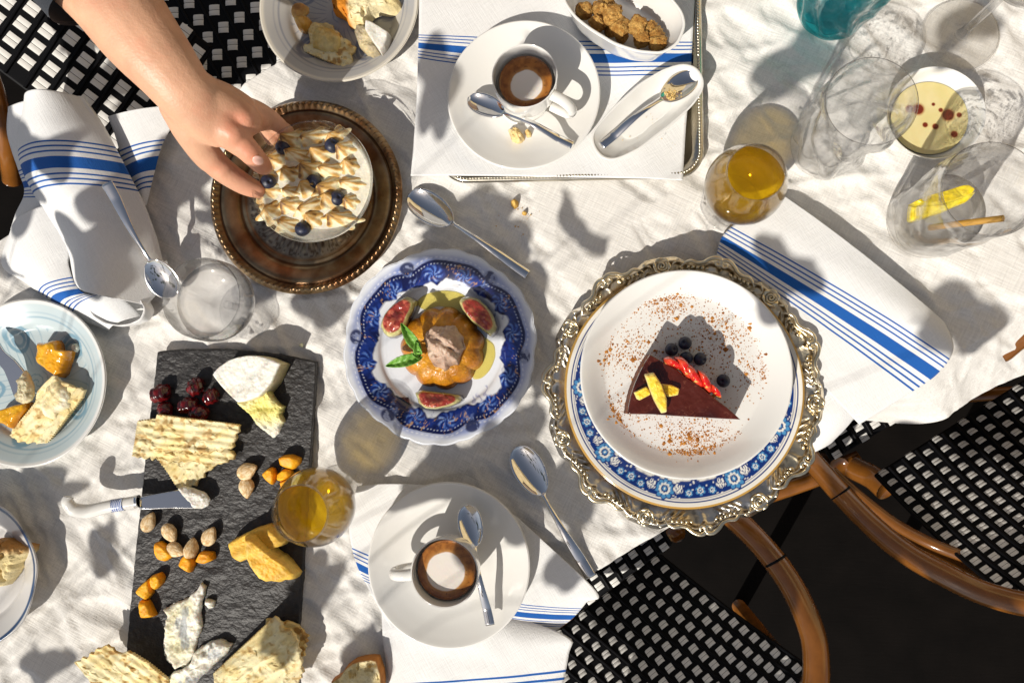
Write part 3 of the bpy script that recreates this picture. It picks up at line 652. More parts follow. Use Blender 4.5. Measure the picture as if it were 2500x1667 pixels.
tag(O('dinner_plate', lathe('dinner_plate', [(0,.006),(.5*RW,.006),(.72*RW,.0065),(.80*RW,.009),(.92*RW,.0165),(.985*RW,.020),(RW,.0195),(.985*RW,.0175),(.78*RW,.004),(.68*RW,0),(.5*RW,0)], 160, 80), M['porcelain'], None, (WC.x, WC.y, T+.031)), 'plain white plate dusted with cocoa under the chocolate cake slice', 'plate')
PLZ = .031+.006                                            # its floor
# ---- bronze round tray
BT = W(743, 478, .014); RT = 236*MPA(743,478,.014)
def brz(r_, th, z):
    q = r_/RT; rope = np.exp(-((q-.955)/.030)**2)
    eng = sst(.62,.58,q)*sst(.30,.34,q)*.0004*np.sin(18*th+6*np.sin(q*40))*np.sin(q*90+3*np.sin(12*th))
    return z+.0022*rope*np.abs(np.sin(47*th+q*14))**.8+eng
def brc(r_, th, z, X, Y):
    q = r_/RT; n_ = fbm(X*45, Y*45, 0, 4, 3); b = mixc((.24,.12,.055), (.42,.30,.17), sst(.3,.7,n_))
    b = mixc(b, (.34,.30,.23), sst(.64,.60,q)*.8); b = mixc(b, (.05,.02,.01), sst(.02,.008,np.abs(q-.895))*.8); b = mixc(b, (.05,.022,.012), sst(.02,.006,np.abs(q-.70))*.7)
    g = np.abs(np.sin(9*th+4*np.sin(q*38)+2*fbm(X*60,Y*60,0,2,5))*np.cos(q*70+5*np.sin(9*th)))
    b = mixc(b, (.09,.05,.03), sst(.28,.10,g)*sst(.63,.60,q)*sst(.33,.36,q)*.75); b = mixc(b, (.70,.55,.34), sst(.75,.98,g)*sst(.63,.60,q)*sst(.33,.36,q)*.5)
    b = mixc(b, (.06,.03,.015), sst(.35,.0,np.abs(np.sin(47*th+q*14)))*np.exp(-((q-.955)/.035)**2)*.8)
    return b
bp_ = np.concatenate([np.array([(0,.004)]), crom([(.25*RT,.004),(.60*RT,.004),(.655*RT,.0045),(.70*RT,.0045),(.74*RT,.0075),(.84*RT,.0105),(.885*RT,.0105),(.90*RT,.0095),(.93*RT,.012),(.955*RT,.0135),(.985*RT,.012),(RT,.0095),(.97*RT,.007),(.75*RT,.0),(.6*RT,.0)], 150)])
tag(O('round_tray', lathe('round_tray', bp_, 752, col=brc, zmod=brz), M['bronze'], None, (BT.x, BT.y, T+.001)), 'round antique bronze tray with rope edge and engraved centre', 'tray')
# ---- two glazed plates with swirl pattern, one blue rimmed plate
def glaz(Rp, base, pat, rimc, seed, rot=0):
    def f(r_, th, z, X, Y):
        q = r_/Rp; n_ = fbm(X*30, Y*30, 0, 3, seed); b = mixc(base, np.array(base)*.86, n_)
        t5 = np.mod(th+rot, 2*math.pi/5)-math.pi/5
        d = np.abs(np.sin((np.abs(t5)*3.4+1.9*q**1.5)*5)); leaf = sst(.42,.30,np.abs(d-.2*np.sin(q*9)))*sst(.20,.26,q)*sst(.70,.66,q)
        arc = sst(.035,.018,np.abs(np.hypot(t5*.75, q-.60)-.16)); arc2 = sst(.03,.015,np.abs(np.hypot(t5*.75, q-.60)-.09))
        sp = sst(.45,.25,np.abs(np.sin(th*1-q*46)))*sst(.17,.15,q)
        b = mixc(b, pat, np.clip(leaf*.55+arc+arc2*.8+sp*.8, 0, 1)*.85)
        b = mixc(b, pat, sst(.012,.006,np.abs(q-.80))*.7); b = mixc(b, pat, sst(.012,.006,np.abs(q-.85))*.35)
        return mixc(b, rimc, sst(.94,.975,q))
    return f
def pplate(name, label, px_, h, rpx, cf, hb=.001):
    c = W(*px_, h); r_ = rpx*MPA(*px_, h); p = np.concatenate([np.array([(a, .004) for a in np.linspace(0, .58*r_, 46)]), crom(PL(r_, h-hb, .004)[2:], 90)])
    return tag(O(name, lathe(name, p, 400, col=cf(r_)), M['glazed_print'], None, (c.x, c.y, T+hb)), label, 'plate'), c, r_
pplate('side_plate', 'grey glazed side plate with leaf pattern at the top, holding bread and cheese', (826,8), .022, 191, lambda r_: glaz(r_, (.42,.41,.40), (.15,.17,.23), (.62,.58,.50), 4, .4))
pplate('side_plate', 'pale aqua side plate with swirl pattern at the left picture edge', (63,934), .022, 198, lambda r_: glaz(r_, (.50,.58,.60), (.14,.28,.38), (.70,.69,.66), 9, 1.1))
def rimb(r_): return lambda rr, th, z, X, Y: mixc(mixc((.62,.60,.58), (.03,.07,.16), sst(.03,.014,np.abs(rr/r_-.965))), (.50,.30,.16), sst(.9,.995,rr/r_)*0)
c = W(-88, 1404, .024); rr_ = 183*MPA(-88,1404,.024)
tag(O('side_plate', lathe('side_plate', crom(PL(rr_, .023, .005), 110), 300, col=rimb(rr_), rmod=lambda a, th, z: a*(1+sst(.75,1,a/rr_)*.014*np.sin(8*th))), M['glazed_print'], None, (c.x, c.y, T+.001)), 'white scalloped plate with dark blue rim in the lower left corner, bread on it', 'plate')
# ---- slate board
SLATE = [(385,858),(440,851),(560,851),(680,863),(772,882),(768,960),(760,1080),(745,1280),(737,1420),(727,1560),(716,1720),(296,1720),(305,1620),(318,1480),(335,1300),(348,1180),(365,1020)]
def slatem():
    B = resamp(SLATE, 420); lo = W(540, 1250, .007); P = np.array([tuple(W(u, v, .007)) for u, v in B])[:, :2]-np.array([lo.x, lo.y])
    P += .0007*(np.stack([fbm(P[:,0]*300, P[:,1]*300, 0, 3, 1), fbm(P[:,0]*300, P[:,1]*300, 5, 3, 2)], 1)-.5)*2
    c = P.mean(0); s = np.concatenate([np.linspace(0, .985, 150), [.995, 1.0]]); X = c+s[:, None, None]*(P-c)
    z = .007+.0009*(fbm((X[...,0]*math.cos(.14)+X[...,1]*math.sin(.14))*85+3*fbm(X[...,0]*30, X[...,1]*30, 0, 2, 3), X[...,1]*140, 0, 4, 4)-.5)*2; z[-1] = .0055
    V = np.concatenate([np.dstack([X, z]), np.dstack([P[None], np.full((1, len(P)), .0)])]); k, n = V.shape[:2]
    return mk('slate_board', V, gridf(k, n, False, True)), lo
me, lo = slatem()
tag(O('slate_board', me, M['slate'], None, (lo.x, lo.y, T)), 'dark slate board laid with cheeses, crackers, almonds and apricots', 'board')
# ------------------------------------------------------------------ glasses
def foot_at(rimpx, h): 
    p = W(*rimpx, h); return (p.x, p.y, T+.0005)
def stemglass(name, label, cat, loc, foot, stem, outer, thick=.0010, liquid=None, lmat='liqueur', lname='drink', lvl=None, mt='glass'):
    t = thing(name, label, cat, loc)
    inner = [(max(0, r_-thick), z+thick*.6) for r_, z in outer]
    O('bowl', lathe('bowl', np.concatenate([crom(outer, 60), crom(inner, 60)[::-1]]), 96), M[mt], t)
    zb = outer[0][1]
    O('stem', lathe('stem', crom([(.0001,zb+.0005),(.0045,zb),(.0032,zb-.006),(stem,zb*.5),(stem*1.15,.008),(.009,.0035),(foot*.6,.0022),(foot*.97,.0016),(foot,.0009),(foot*.97,.0),(0,.0)], 70), 72), M[mt], t)
    if lvl:
        inn = crom(inner, 120); inn = inn[inn[:, 1] < lvl]; rl = inn[-1, 0]
        pr = np.concatenate([inn-np.array([.0004, -.0003]), [(rl-.0004, lvl), (rl*.5, lvl-.0002), (0, lvl-.0002)]]); pr[:, 0] = np.maximum(pr[:, 0], 0)
        O(lname, lathe(lname, pr, 96), M[lmat], t)
    return t
SN = [(.0005,.030),(.010,.0305),(.024,.037),(.034,.050),(.0375,.064),(.0355,.080),(.030,.095),(.0262,.1045),(.0266,.1058),(.0262,.1068)]
SN = [(r_*1.0, z) for r_, z in SN]
stemglass('snifter', 'snifter of amber liqueur standing by the slate board', 'glass', foot_at((733,1253), .106), .029, .0042, SN, lvl=.068)
stemglass('snifter', 'snifter of amber liqueur standing beside the silver tray', 'glass', foot_at((1846,421), .106), .029, .0042, SN, lvl=.070)
stemglass('goblet', 'clear stemmed goblet of water by the rolled napkin', 'glass', foot_at((493,728), .098), .030, .0042, [(.0005,.046),(.010,.047),(.026,.052),(.036,.062),(.0395,.074),(.0395,.088),(.0385,.099)], lvl=.074, lmat='water')
p = W(2343, 88, 0)
stemglass('wine_glass', 'tall wine glass at the top right, only its foot and stem in view', 'glass', (p.x, p.y, T+.0005), 89*MPA(2343,88,0), .0042, [(.0005,.098),(.012,.099),(.030,.108),(.041,.128),(.0425,.15),(.037,.185),(.033,.20)])
def tumbler(label, loc, rb, rt, H, seed, mt='glass_wavy', name='tumbler', amp=.0030, tw=3.0, fl=7, tilt=0):
    t = thing(name, label, 'glass', loc)
    def rm(r_, th, z):
        k = sst(0, .012, z)*sst(H*.97, H*.80, z)
        return r_+amp*k*(np.sin(fl*th+tw*z/H*2*math.pi*.5+1.2*np.sin(z*60+seed))+.9*(fbm(np.cos(th)*3+seed, np.sin(th)*3, z*45, 3, seed)-.5)*2)*(r_ > .02)
    zz = np.linspace(0, H, 60); out = [(0,.0),(rb*.8,.0),(rb*.95,.001)]+[(rb+(rt-rb)*(z/H)**1.2, z+.003) for z in zz]
    inn = [(rb+(rt-rb)*(z/H)**1.2-.0013, z+.003) for z in zz[::-1] if z > .009]+[(rb*.85,.010),(0,.0095)]
    O('glass_body', lathe('glass_body', out+inn, 160, rmod=rm), M[mt], t)
    return t
tumbler('empty clear tumbler with swirled sides beside the oil dish', foot_at((2127,248), .118), .0345, .0395, .115, 3)
lt = foot_at((2420,462), .118)
tumbler('clear rippled tumbler with a lemon slice and stirrer in it', lt, .038, .041, .115, 8, amp=.0016, tw=1, fl=5)
tumbler('teal cut glass tumbler cropped by the top of the picture', tuple(W(2030, 22, 0)), .036, .047, .13, 5, 'teal_glass', amp=.0022, tw=2.0, fl=9)
O('water', lathe('water', [(0,.0108),(.030,.0108),(.0345,.013),(.0355,.045),(.035,.0455),(0,.0455)], 72), M['water'], bpy.data.objects['tumbler.001'])
# ------------------------------------------------------------------ food helpers
def food(name, label, cat, poly, h0, h1, m, group=None, **k):
    c = cen(poly, h1 if k.get('hm', 'top') == 'top' else h0); loc = (c.x, c.y, T+h0)
    me = lump(name, poly, h0, h1, loc, **k)
    return tag(O(name, me, M[m], None, loc), label, cat, group)
def two(a, b, sc_=60, lo=.35, hi=.65, seed=0, sd=None, p=6):
    """blend of two colours by noise; sd darkens or tints the rim"""
    def f(x, y, z, s):
        c_ = mixc(a, b, sst(lo, hi, fbm(x*sc_+seed, y*sc_, z*sc_, 4, seed)))
        return mixc(c_, sd, s**p) if sd is not None else c_
    return f
def saw(poly, edges, amp=2.6, step=6.5, torn=(), tamp=5, seed=0):
    """outline with pinked edges (photo pixels)"""
    rg = random.Random(seed); out = []
    P = [np.array(p, float) for p in poly]; n = len(P)
    for i in range(n):
        a, b = P[i], P[(i+1) % n]; L = np.linalg.norm(b-a); t = (b-a)/L; nn = np.array([t[1], -t[0]])
        if i in edges:
            k = max(2, int(L/step*2))
            for j in range(k): out.append(tuple(a+t*L*j/k+nn*amp*(1 if j % 2 else -1)*.5))
        elif i in torn:
            k = max(2, int(L/7))
            for j in range(k): out.append(tuple(a+t*L*j/k+nn*rg.uniform(-tamp, tamp)))
        else: out.append(tuple(a))
    return out
def crackc(seed, dark=1.0, base=(.78,.63,.30), pale=(.83,.73,.44)):
    def f(x, y, z, s):
        n_ = fbm(x*60+seed, y*90, 0, 3, seed); b = mixc(base, pale, sst(.35,.6,n_))
        bl = fbm(x*170+7*seed, y*210+3, 0, 2, seed+5); b = mixc(b, (.62,.42,.13), sst(.58,.68,bl)*.5*dark); b = mixc(b, (.36,.17,.035), sst(.70,.76,bl)*.55*dark)
        b = mixc(b, (.12,.06,.02), sst(.82,.86,fbm(x*500, y*500, 0, 2, seed+9))*.6)
        return mixc(b, (.50,.30,.09), s**14*.3)
    return f
def crackz(seed, a=.0011, ang=0.0):
    def f(x, y, z, s):
        u = x*math.cos(ang)+y*math.sin(ang); v = -x*math.sin(ang)+y*math.cos(ang)
        bl = sst(.60,.74,fbm(u*130, v*190, 0, 2, seed+5))
        return z+np.where(s < .985, a*(fbm(u*42, v*85, 0, 2, seed)-.5)*2.2+.0013*bl+.0006*np.sin(v*760+5*fbm(u*40, v*40, 0, 2, seed+2))-.0008*sst(.62,.70,fbm(u*95+4, v*130, 0, 2, seed+8)), 0)
    return f
def cracker(label, poly, h0, h1, edges, torn, seed, plane=(0,0), group='crackers', dark=1.0, ang=0, **k):
    h0 = max(h0, h1-.0036)
    return food('cracker', label, 'cracker', saw(poly, edges, torn=torn, seed=seed), h0, h1, 'cracker', group, p=60, rings=44, n=420, zfun=crackz(seed, ang=ang), col=crackc(seed, dark), plane=plane, seed=seed, **k)
S0 = .0075                                                  # slate surface
# ---- brie on the slate
brie = thing('brie', 'soft white brie wedge with its runny paste at the top of the slate', 'cheese', W(605, 920, S0))
bl = brie.location
BT_ = [(514,914),(530,896),(556,878),(580,870),(603,866),(630,867),(652,872),(686,886),(664,934),(634,968),(600,980),(578,984),(555,962),(535,940)]
def briec(x, y, z, s):
    b = mixc((.90,.88,.80), (.78,.72,.56), sst(.55,.75,fbm(x*60, y*60, 0, 4, 3))*.6); b = mixc(b, (.76,.64,.30), sst(.0315,.029,z)); return mixc(b, (.30,.22,.10), sst(.62,.72,fbm(x*140, y*140, 0, 3, 8))*.25)
O('rind_wedge', lump('rind_wedge', BT_, S0, .033, bl, p=70, rings=34, n=220, rough=.0012, rs=160, col=briec, seed=2), M['food'], brie)
RUN = [(575,982),(600,978),(634,962),(655,940),(664,965),(678,985),(690,992),(682,1012),(688,1030),(676,1052),(668,1070),(655,1072),(640,1058),(622,1040),(606,1014),(590,998)]
def runc(x, y, z, s):
    b = mixc((.74,.66,.20), (.80,.74,.40), sst(.3,.7,fbm(x*80, y*80, 0, 3, 4))); d = sst(-.008, -.022, y)
    b = mixc(b, (.76,.73,.62), d); return mixc(b, (.08,.09,.12), d*sst(.55,.66,fbm(x*190, y*190, 0, 3, 6))*.8)
O('runny_paste', lump('runny_paste', RUN, S0, .018, bl, p=12, rings=44, n=300, rough=.005, rs=130, edge=.0012, es=300, col=runc, seed=7, plane=(0,.25)), M['food'], brie)
# ---- cheddar
chd = thing('cheddar', 'orange cheddar chunk broken in two pieces on the slate below the snifter', 'cheese', W(640, 1350, S0)); cl_ = chd.location
chc = lambda sd: two((.82,.42,.018), (.86,.52,.06), 90, .3, .7, sd, (.84,.56,.12), 5)
O('back_piece', lump('back_piece', Z(0,1197,[(1825,440),(1900,395),(2000,342),(2100,305),(2170,283),(2250,340),(2312,420),(2280,465),(2190,482),(2100,520),(2000,570),(1930,600),(1860,560)]), S0, .027, cl_, p=16, rings=26, n=160, rough=.0022, rs=110, edge=.0010, es=220, col=chc(2), seed=2, plane=(.06,.02)), M['food'], chd)
O('front_piece', lump('front_piece', [(600,1303),(618,1306),(640,1330),(662,1356),(684,1372),(702,1394),(715,1411),(709,1424),(698,1428),(684,1423),(672,1432),(655,1426),(640,1428),(624,1418),(614,1398),(606,1376),(598,1352)], S0, .034, cl_, p=14, rings=26, n=170, rough=.0022, rs=120, edge=.0010, es=260, col=chc(5), seed=5, plane=(-.20,.25)), M['food'], chd)
# ---- blue cheese smear
blu = thing('blue_cheese', 'smeared blue veined cheese flattened on the lower slate', 'cheese', W(450, 1520, S0)); lb_ = blu.location
def bluc(sd):
    def f(x, y, z, s):
        b = mixc((.84,.81,.70), (.78,.72,.46), sst(.4,.7,fbm(x*50, y*50, 0, 3, sd))); v_ = fbm(x*130+2, y*60, 0, 4, sd+3)
        b = mixc(b, (.27,.30,.34), sst(.56,.68,v_)*.7); return mixc(b, (.84,.82,.76), s**4*.7)
    return f
O('smear', lump('smear', Z(0,1197,[(1650,745),(1690,772),(1670,860),(1652,900),(1648,1000),(1655,1100),(1620,1200),(1590,1330),(1540,1420),(1440,1440),(1370,1380),(1340,1250),(1360,1130),(1372,1000),(1340,958),(1400,925),(1520,872),(1560,850),(1620,800)]), S0, .014, lb_, p=9, rings=46, n=300, rough=.005, rs=70, edge=.0016, es=300, col=bluc(2), seed=3, hm='base'), M['food'], blu)
O('smear', lump('smear', Z(0,1197,[(1430,1460),(1500,1440),(1590,1380),(1600,1300),(1680,1240),(1760,1210),(1800,1200),(1850,1225),(1912,1240),(1880,1300),(1780,1390),(1690,1480),(1600,1560),(1480,1640),(1330,1640),(1360,1540)]), S0, .016, lb_, p=9, rings=46, n=300, rough=.006, rs=80, edge=.0016, es=300, col=bluc(7), seed=9, hm='base'), M['food'], blu)
O('crumb', lump('crumb', Z(0,1197,[(1655,890),(1700,895),(1735,910),(1725,965),(1680,975),(1650,930)]), S0, .014, lb_, p=3, rings=10, n=60, rough=.003, rs=200, col=bluc(11), seed=4), M['food'], blu)
# ---- crackers
cracker('cracker under the stack on the slate, its torn corner pointing to the knife', Z(0,800,[(1270,1060),(1780,1090),(1640,1230),(1590,1275),(1500,1300),(1440,1310),(1360,1180)]), S0, .012, (0,5,6), (1,2,3,4), 3, ang=.8)
cracker('cracker in the middle of the stack on the slate', Z(0,800,[(1110,755),(1260,735),(1900,1000),(1895,1065),(1770,1120),(1400,1090),(1065,1050),(1085,940)]), .012, .018, (0,7,6), (1,2,3,4,5), 5, ang=-.1)
cracker('large cracker lying on top of the stack beside the dark cherries', Z(0,800,[(1270,700),(1970,790),(1940,870),(1900,990),(1640,1020),(1200,990),(1230,860)]), .019, .026, (0,), (1,2,3,4,5), 7, plane=(.03,.08), ang=-.12)
cracker('cracker standing at the lower left corner of the slate', Z(0,1197,[(655,1365),(780,1310),(870,1235),(930,1225),(1000,1290),(1100,1305),(1200,1400),(1330,1570),(1300,1700),(800,1700),(720,1500)]), .010, .028, (5,6,7), (0,1,2,3,4,9), 9, plane=(-.15,.35), dark=1.5, ang=-.8)
cracker('cracker beneath the big one at the foot of the slate, only its ragged edge showing', [(648,1510),(712,1520),(735,1530),(752,1552),(742,1600),(700,1660),(640,1600)], .008, .014, (), (0,1,2,3,4), 12, dark=1.4, ang=.7)
cracker('big pale cracker lying across the lower right corner of the slate', [(677,1498),(690,1520),(722,1540),(733,1572),(736,1600),(742,1640),(720,1690),(520,1700),(512,1650),(560,1605),(625,1545)], .016, .023, (8,9,10), (0,1,2,3,4,5), 14, plane=(.05,.10), ang=.7)
cracker('cheese smeared cracker on the grey plate', Z(600,0,[(540,180),(690,195),(770,265),(778,300),(885,378),(880,420),(850,553),(785,548),(455,408),(455,372),(520,345),(505,240)]), .007, .013, (6,7), (0,1,2,3,4,5,8,9), 16, plane=(.03,.06), dark=1.3, ang=-.4)
food('cheese_topping', 'melting pale cheese on the cracker of the grey plate', 'cheese', Z(600,0,[(560,195),(690,205),(760,270),(770,320),(740,400),(640,400),(530,370),(520,260)]), .012, .020, 'food', p=4, rings=26, n=120, rough=.004, rs=110, col=two((.72,.58,.26),(.60,.42,.12),70,seed=3), seed=3, edge=.001, es=200)
cracker('long cracker with cheese on the aqua plate', Z(0,800,[(462,378),(545,440),(735,505),(712,560),(240,1085),(200,1060),(12,880),(60,835),(290,600),(310,520)]), .010, .016, (3,7,8), (0,1,4,5,6), 18, plane=(.10,.12), ang=.85)
food('cheese_topping', 'soft cheese spread on the cracker of the aqua plate', 'cheese', Z(0,800,[(340,490),(450,400),(530,470),(570,560),(545,660),(440,700),(430,770),(300,740),(285,660),(310,580)]), .016, .024, 'food', p=4, rings=26, n=120, rough=.0035, rs=110, col=two((.72,.60,.32),(.76,.70,.52),60,seed=8), seed=8, edge=.001, es=220, plane=(.10,.12))
# ---- nuts and fruit on the slate
rg = random.Random(4)
def almc(V, U):
    n_ = fbm(V[:,0]*2, V[:,1]*9, V[:,2]*9, 3, 4); b = mixc((.56,.34,.14), (.84,.68,.44), sst(.3,.7,n_)); return mixc(b, (.40,.20,.07), sst(.85,1,V[:,0])*.6)
def almshape(V): V = V.copy(); V[:, 1] *= 1-.38*V[:, 0]*(V[:, 0] > 0)-.08*V[:,0]; V[:, 2] *= 1-.25*V[:, 0]; return V
ame = blob('almond', (.0112, .0082, .0056), 4, .05, 3, 3, almc, almshape)
for (u, v, a, sc_, h, lab) in ((604,1149,25,1.08,.0135,'upper almond of the leaning pair right of the crackers'), (604,1190,-80,.98,.0105,'lower almond of the pair right of the crackers'), (372,1271,65,1.0,.006,'almond just below the spreader blade'), (418,1300,-60,1.0,.010,'darker almond leaning on apricot pieces below the knife'), (429,1342,-20,.95,.013,'pale almond lying across the apricot pieces'), (468,1338,80,1.05,.012,'almond standing on edge with its seam up'), (519,1305,60,1.0,.006,'almond lying alone right of the nut group')):
    p = W(u, v, h); o = O('almond', ame, M['food_dry'], None, (p.x, p.y, T+max(h, S0+.005)), (rg.uniform(-.3,.3)+(1.2 if 'edge' in lab else 0), rg.uniform(-.2,.2), R(a)), sc_); tag(o, lab, 'almond', 'almonds on the slate board')
ACZ = lambda sd: two((.90,.43,.004), (.85,.34,.003), 110, .35, .7, sd, (.80,.33,.004), 6)
for i, (pts, lab) in enumerate(((Z(0,800,[(2255,1060),(2300,1038),(2360,1035),(2430,1065),(2425,1110),(2370,1165),(2320,1150),(2262,1125)]), 'largest apricot piece above the snifter rim'),
    (Z(0,800,[(2180,1138),(2215,1150),(2232,1200),(2215,1260),(2195,1290),(2150,1250),(2112,1195)]), 'apricot piece between the almond pair and the snifter'),
    (Z(0,800,[(2235,1200),(2290,1155),(2350,1150),(2365,1190),(2330,1235),(2270,1258),(2235,1245)]), 'pale apricot piece touching the snifter'),
    (Z(0,800,[(2260,1262),(2320,1240),(2365,1215),(2380,1270),(2330,1330),(2275,1310)]), 'apricot piece half hidden by the snifter'),
    (Z(0,1197,[(1238,430),(1280,422),(1330,455),(1390,525),(1380,550),(1320,592),(1260,575),(1235,520)]), 'apricot piece left of the pale almond'),
    (Z(0,1197,[(1500,510),(1560,570),(1555,620),(1530,682),(1480,655),(1428,618),(1450,560)]), 'apricot piece under the upright almond'),
    (Z(0,1197,[(1612,505),(1710,512),(1720,575),(1640,610),(1565,590)]), 'apricot piece right of the upright almond'),
    (Z(0,1197,[(1210,700),(1275,680),(1303,720),(1295,770),(1250,820),(1215,800),(1200,740)]), 'top apricot piece of the trio at the left slate edge'),
    (Z(0,1197,[(1195,715),(1212,770),(1212,850),(1170,905),(1130,880),(1080,835),(1120,780)]), 'middle apricot piece of the trio at the left slate edge'),
    (Z(0,1197,[(1110,905),(1180,905),(1205,955),(1240,1040),(1170,1052),(1115,1058)]), 'squarish apricot piece, lowest of the trio at the slate edge'))):
    food('apricot_piece', lab, 'apricot', pts, S0-.001, .0185, 'food', 'dried apricot pieces on the slate board', p=6, rings=14, n=72, rough=.0014, rs=160, smoothn=1, col=ACZ(i), seed=i, plane=(rg.uniform(-.15,.15), rg.uniform(-.1,.2)))
wri = lambda V: V*(1-.16*np.abs(np.sin(V[:,0:1]*5+3*V[:,2:3])))
chm = blob('cherry', (.0105,.0088,.0080), 4, .16, 2.6, 5, lambda V, U: mixc((.16,.006,.008), (.035,.003,.004), sst(.35,.65,fbm(V[:,0]*3, V[:,1]*3, V[:,2]*3, 3, 2))), wri)
for (u, v, a, s_, h, lab) in ((401,960,30,1.15,.008,'dark cherry nearest the left slate edge'), (411,998,-40,.95,.008,'small dark cherry tucked above the cracker stack at left'), (485,944,70,1.15,.009,'bright red dried cherry at the top of the cluster'), (522,968,50,1.0,.008,'brownish cherry nearest the brie'), (468,990,20,1.1,.008,'dark cherry at the lower left of the cluster'), (493,1008,0,1.05,.008,'dark cherry in the shade directly above the cracker')):
    p = W(u, v, h); tag(O('cherry', chm, M['fruit_wet'], None, (p.x, p.y, T+h+.006), (a*.02, a*.013, R(a)), s_), lab, 'cherry', 'dried cherries on the slate board')
# ---- spreader knife
kb = W(400, 1225, .014)
kn = thing('cheese_knife', 'spreader with white porcelain handle laid across the slate edge, cheese on its blade', 'knife', kb)
K = [(168,1213,.034),(165,1226,.034),(180,1243,.030),(215,1247,.026),(260,1237,.024),(300,1230,.023),(332,1224,.022)]
O('handle', tube('handle', [tuple(W(*q)) for q in K], [.0050,.0064,.0072,.0072,.0066,.0064,.0062], 20, 70, flat=.8, off=kb), M['porcelain'], kn)
def bandc(name, u0, v0, u1, v1, h, r0, m): return O(name, tube(name, [tuple(W(u0+(u1-u0)*t, v0+(v1-v0)*t, h)) for t in np.linspace(0, 1, 5)], r0, 24, flat=.82, off=kb), m, kn)
def bluepr(name='blue_print'):
    m = mat('blue_print', (.02,.06,.28), .15); N = m.node_tree
    ck = N.nodes.new('ShaderNodeTexWave'); ck.inputs['Scale'].default_value = 160; ck.inputs['Distortion'].default_value = 6; ck.inputs['Detail'].default_value = 3
    tc = N.nodes.new('ShaderNodeTexCoord'); N.links.new(tc.outputs['Object'], ck.inputs[0]); mx = N.nodes.new('ShaderNodeMix'); mx.data_type = 'RGBA'; mx.inputs[6].default_value = (.02,.06,.28,1); mx.inputs[7].default_value = (.62,.66,.72,1)
    N.links.new(ck.outputs[0], mx.inputs[0]); N.links.new(mx.outputs[2], N.nodes['Principled BSDF'].inputs['Base Color']); return m
bandc('printed_band', 273, 1234.5, 304, 1229.5, .0232, .00672, bluepr())
bandc('ferrule', 329, 1224.6, 340, 1222.8, .0215, .0066, M['steel'])
BLD = Z(0,800,[(1140,1375),(1300,1345),(1440,1320),(1560,1325),(1650,1350),(1690,1395),(1680,1440),(1640,1475),(1560,1475),(1400,1470),(1140,1480)])
O('blade', lump('blade', BLD, .0175, .0195, kb, p=80, rings=12, n=90, plane=(-.10,0)), M['steel'], kn)
O('cheese_smear', lump('cheese_smear', Z(0,800,[(1440,1310),(1480,1290),(1560,1310),(1650,1345),(1692,1400),(1680,1450),(1630,1482),(1560,1478),(1530,1420),(1470,1370)]), .0172, .0225, kb, p=4, rings=24, n=110, rough=.0025, rs=180, edge=.0008, es=300, col=two((.76,.73,.66),(.62,.58,.50),160,.4,.7,4), seed=6, plane=(-.08,0)), M['food'], kn)
# ---- flan plate
FZ = .007
fl = thing('pumpkin_flan', 'fluted orange pumpkin flan in the middle of the blue plate', 'dessert', W(1072, 846, FZ)); fo = fl.location
FP = [(1072+math.cos(a)*(101+9*abs(math.sin(5.5*a+.3))**.8*1.0), 846-math.sin(a)*(99+9*abs(math.sin(5.5*a+.3))**.8)) for a in np.linspace(0, 2*math.pi, 200, endpoint=False)]
FP = [(1072+(u-1072)*.97, 846+(v-846)*.97) for u, v in FP]
def flute(x, y, z, s): return z-.0026*sst(.55,.95,s)*(1-np.abs(np.sin(5.5*np.arctan2(y, x)+.3))**.7)
O('flan_body', lump('flan_body', FP, FZ, .030, fo, p=5, rings=44, n=330, rough=.0016, rs=120, zfun=flute, hm='top', col=two((.52,.20,.008),(.66,.30,.015),120,.3,.7,4,(.40,.13,.006),5), seed=4), M['flan'], fl)
cm_ = food('whipped_cream', 'cocoa coloured whipped cream on top of the flan', 'cream', [(1028,802),(1050,790),(1080,786),(1102,790),(1112,806),(1122,818),(1128,845),(1118,862),(1112,890),(1090,892),(1075,905),(1052,893),(1038,875),(1030,848),(1022,825)], .029, .054, 'food', p=2.2, rings=50, n=220, rough=.010, rs=75, col=two((.42,.27,.19),(.56,.41,.31),60,.3,.7,3), seed=13, edge=.002, es=140,
     zfun=lambda x, y, z, s: z+.0022*np.sin((x*.8+y)*420+6*fbm(x*90, y*90, 0, 3, 2))*(s < .96))
figred = lambda ax: (lambda x, y, z, s: mixc(mixc(mixc((.30,.035,.025), (.52,.13,.07), sst(.4,.7,fbm(x*260, y*260, 0, 3, 4))), (.07,.008,.008), sst(.012,.0,np.abs(x*ax[0]+y*ax[1]))*sst(.6,.2,s)*.7), mixc((.56,.52,.22), (.06,.035,.05), sst(.93,.985,s)), sst(.74,.84,s)))
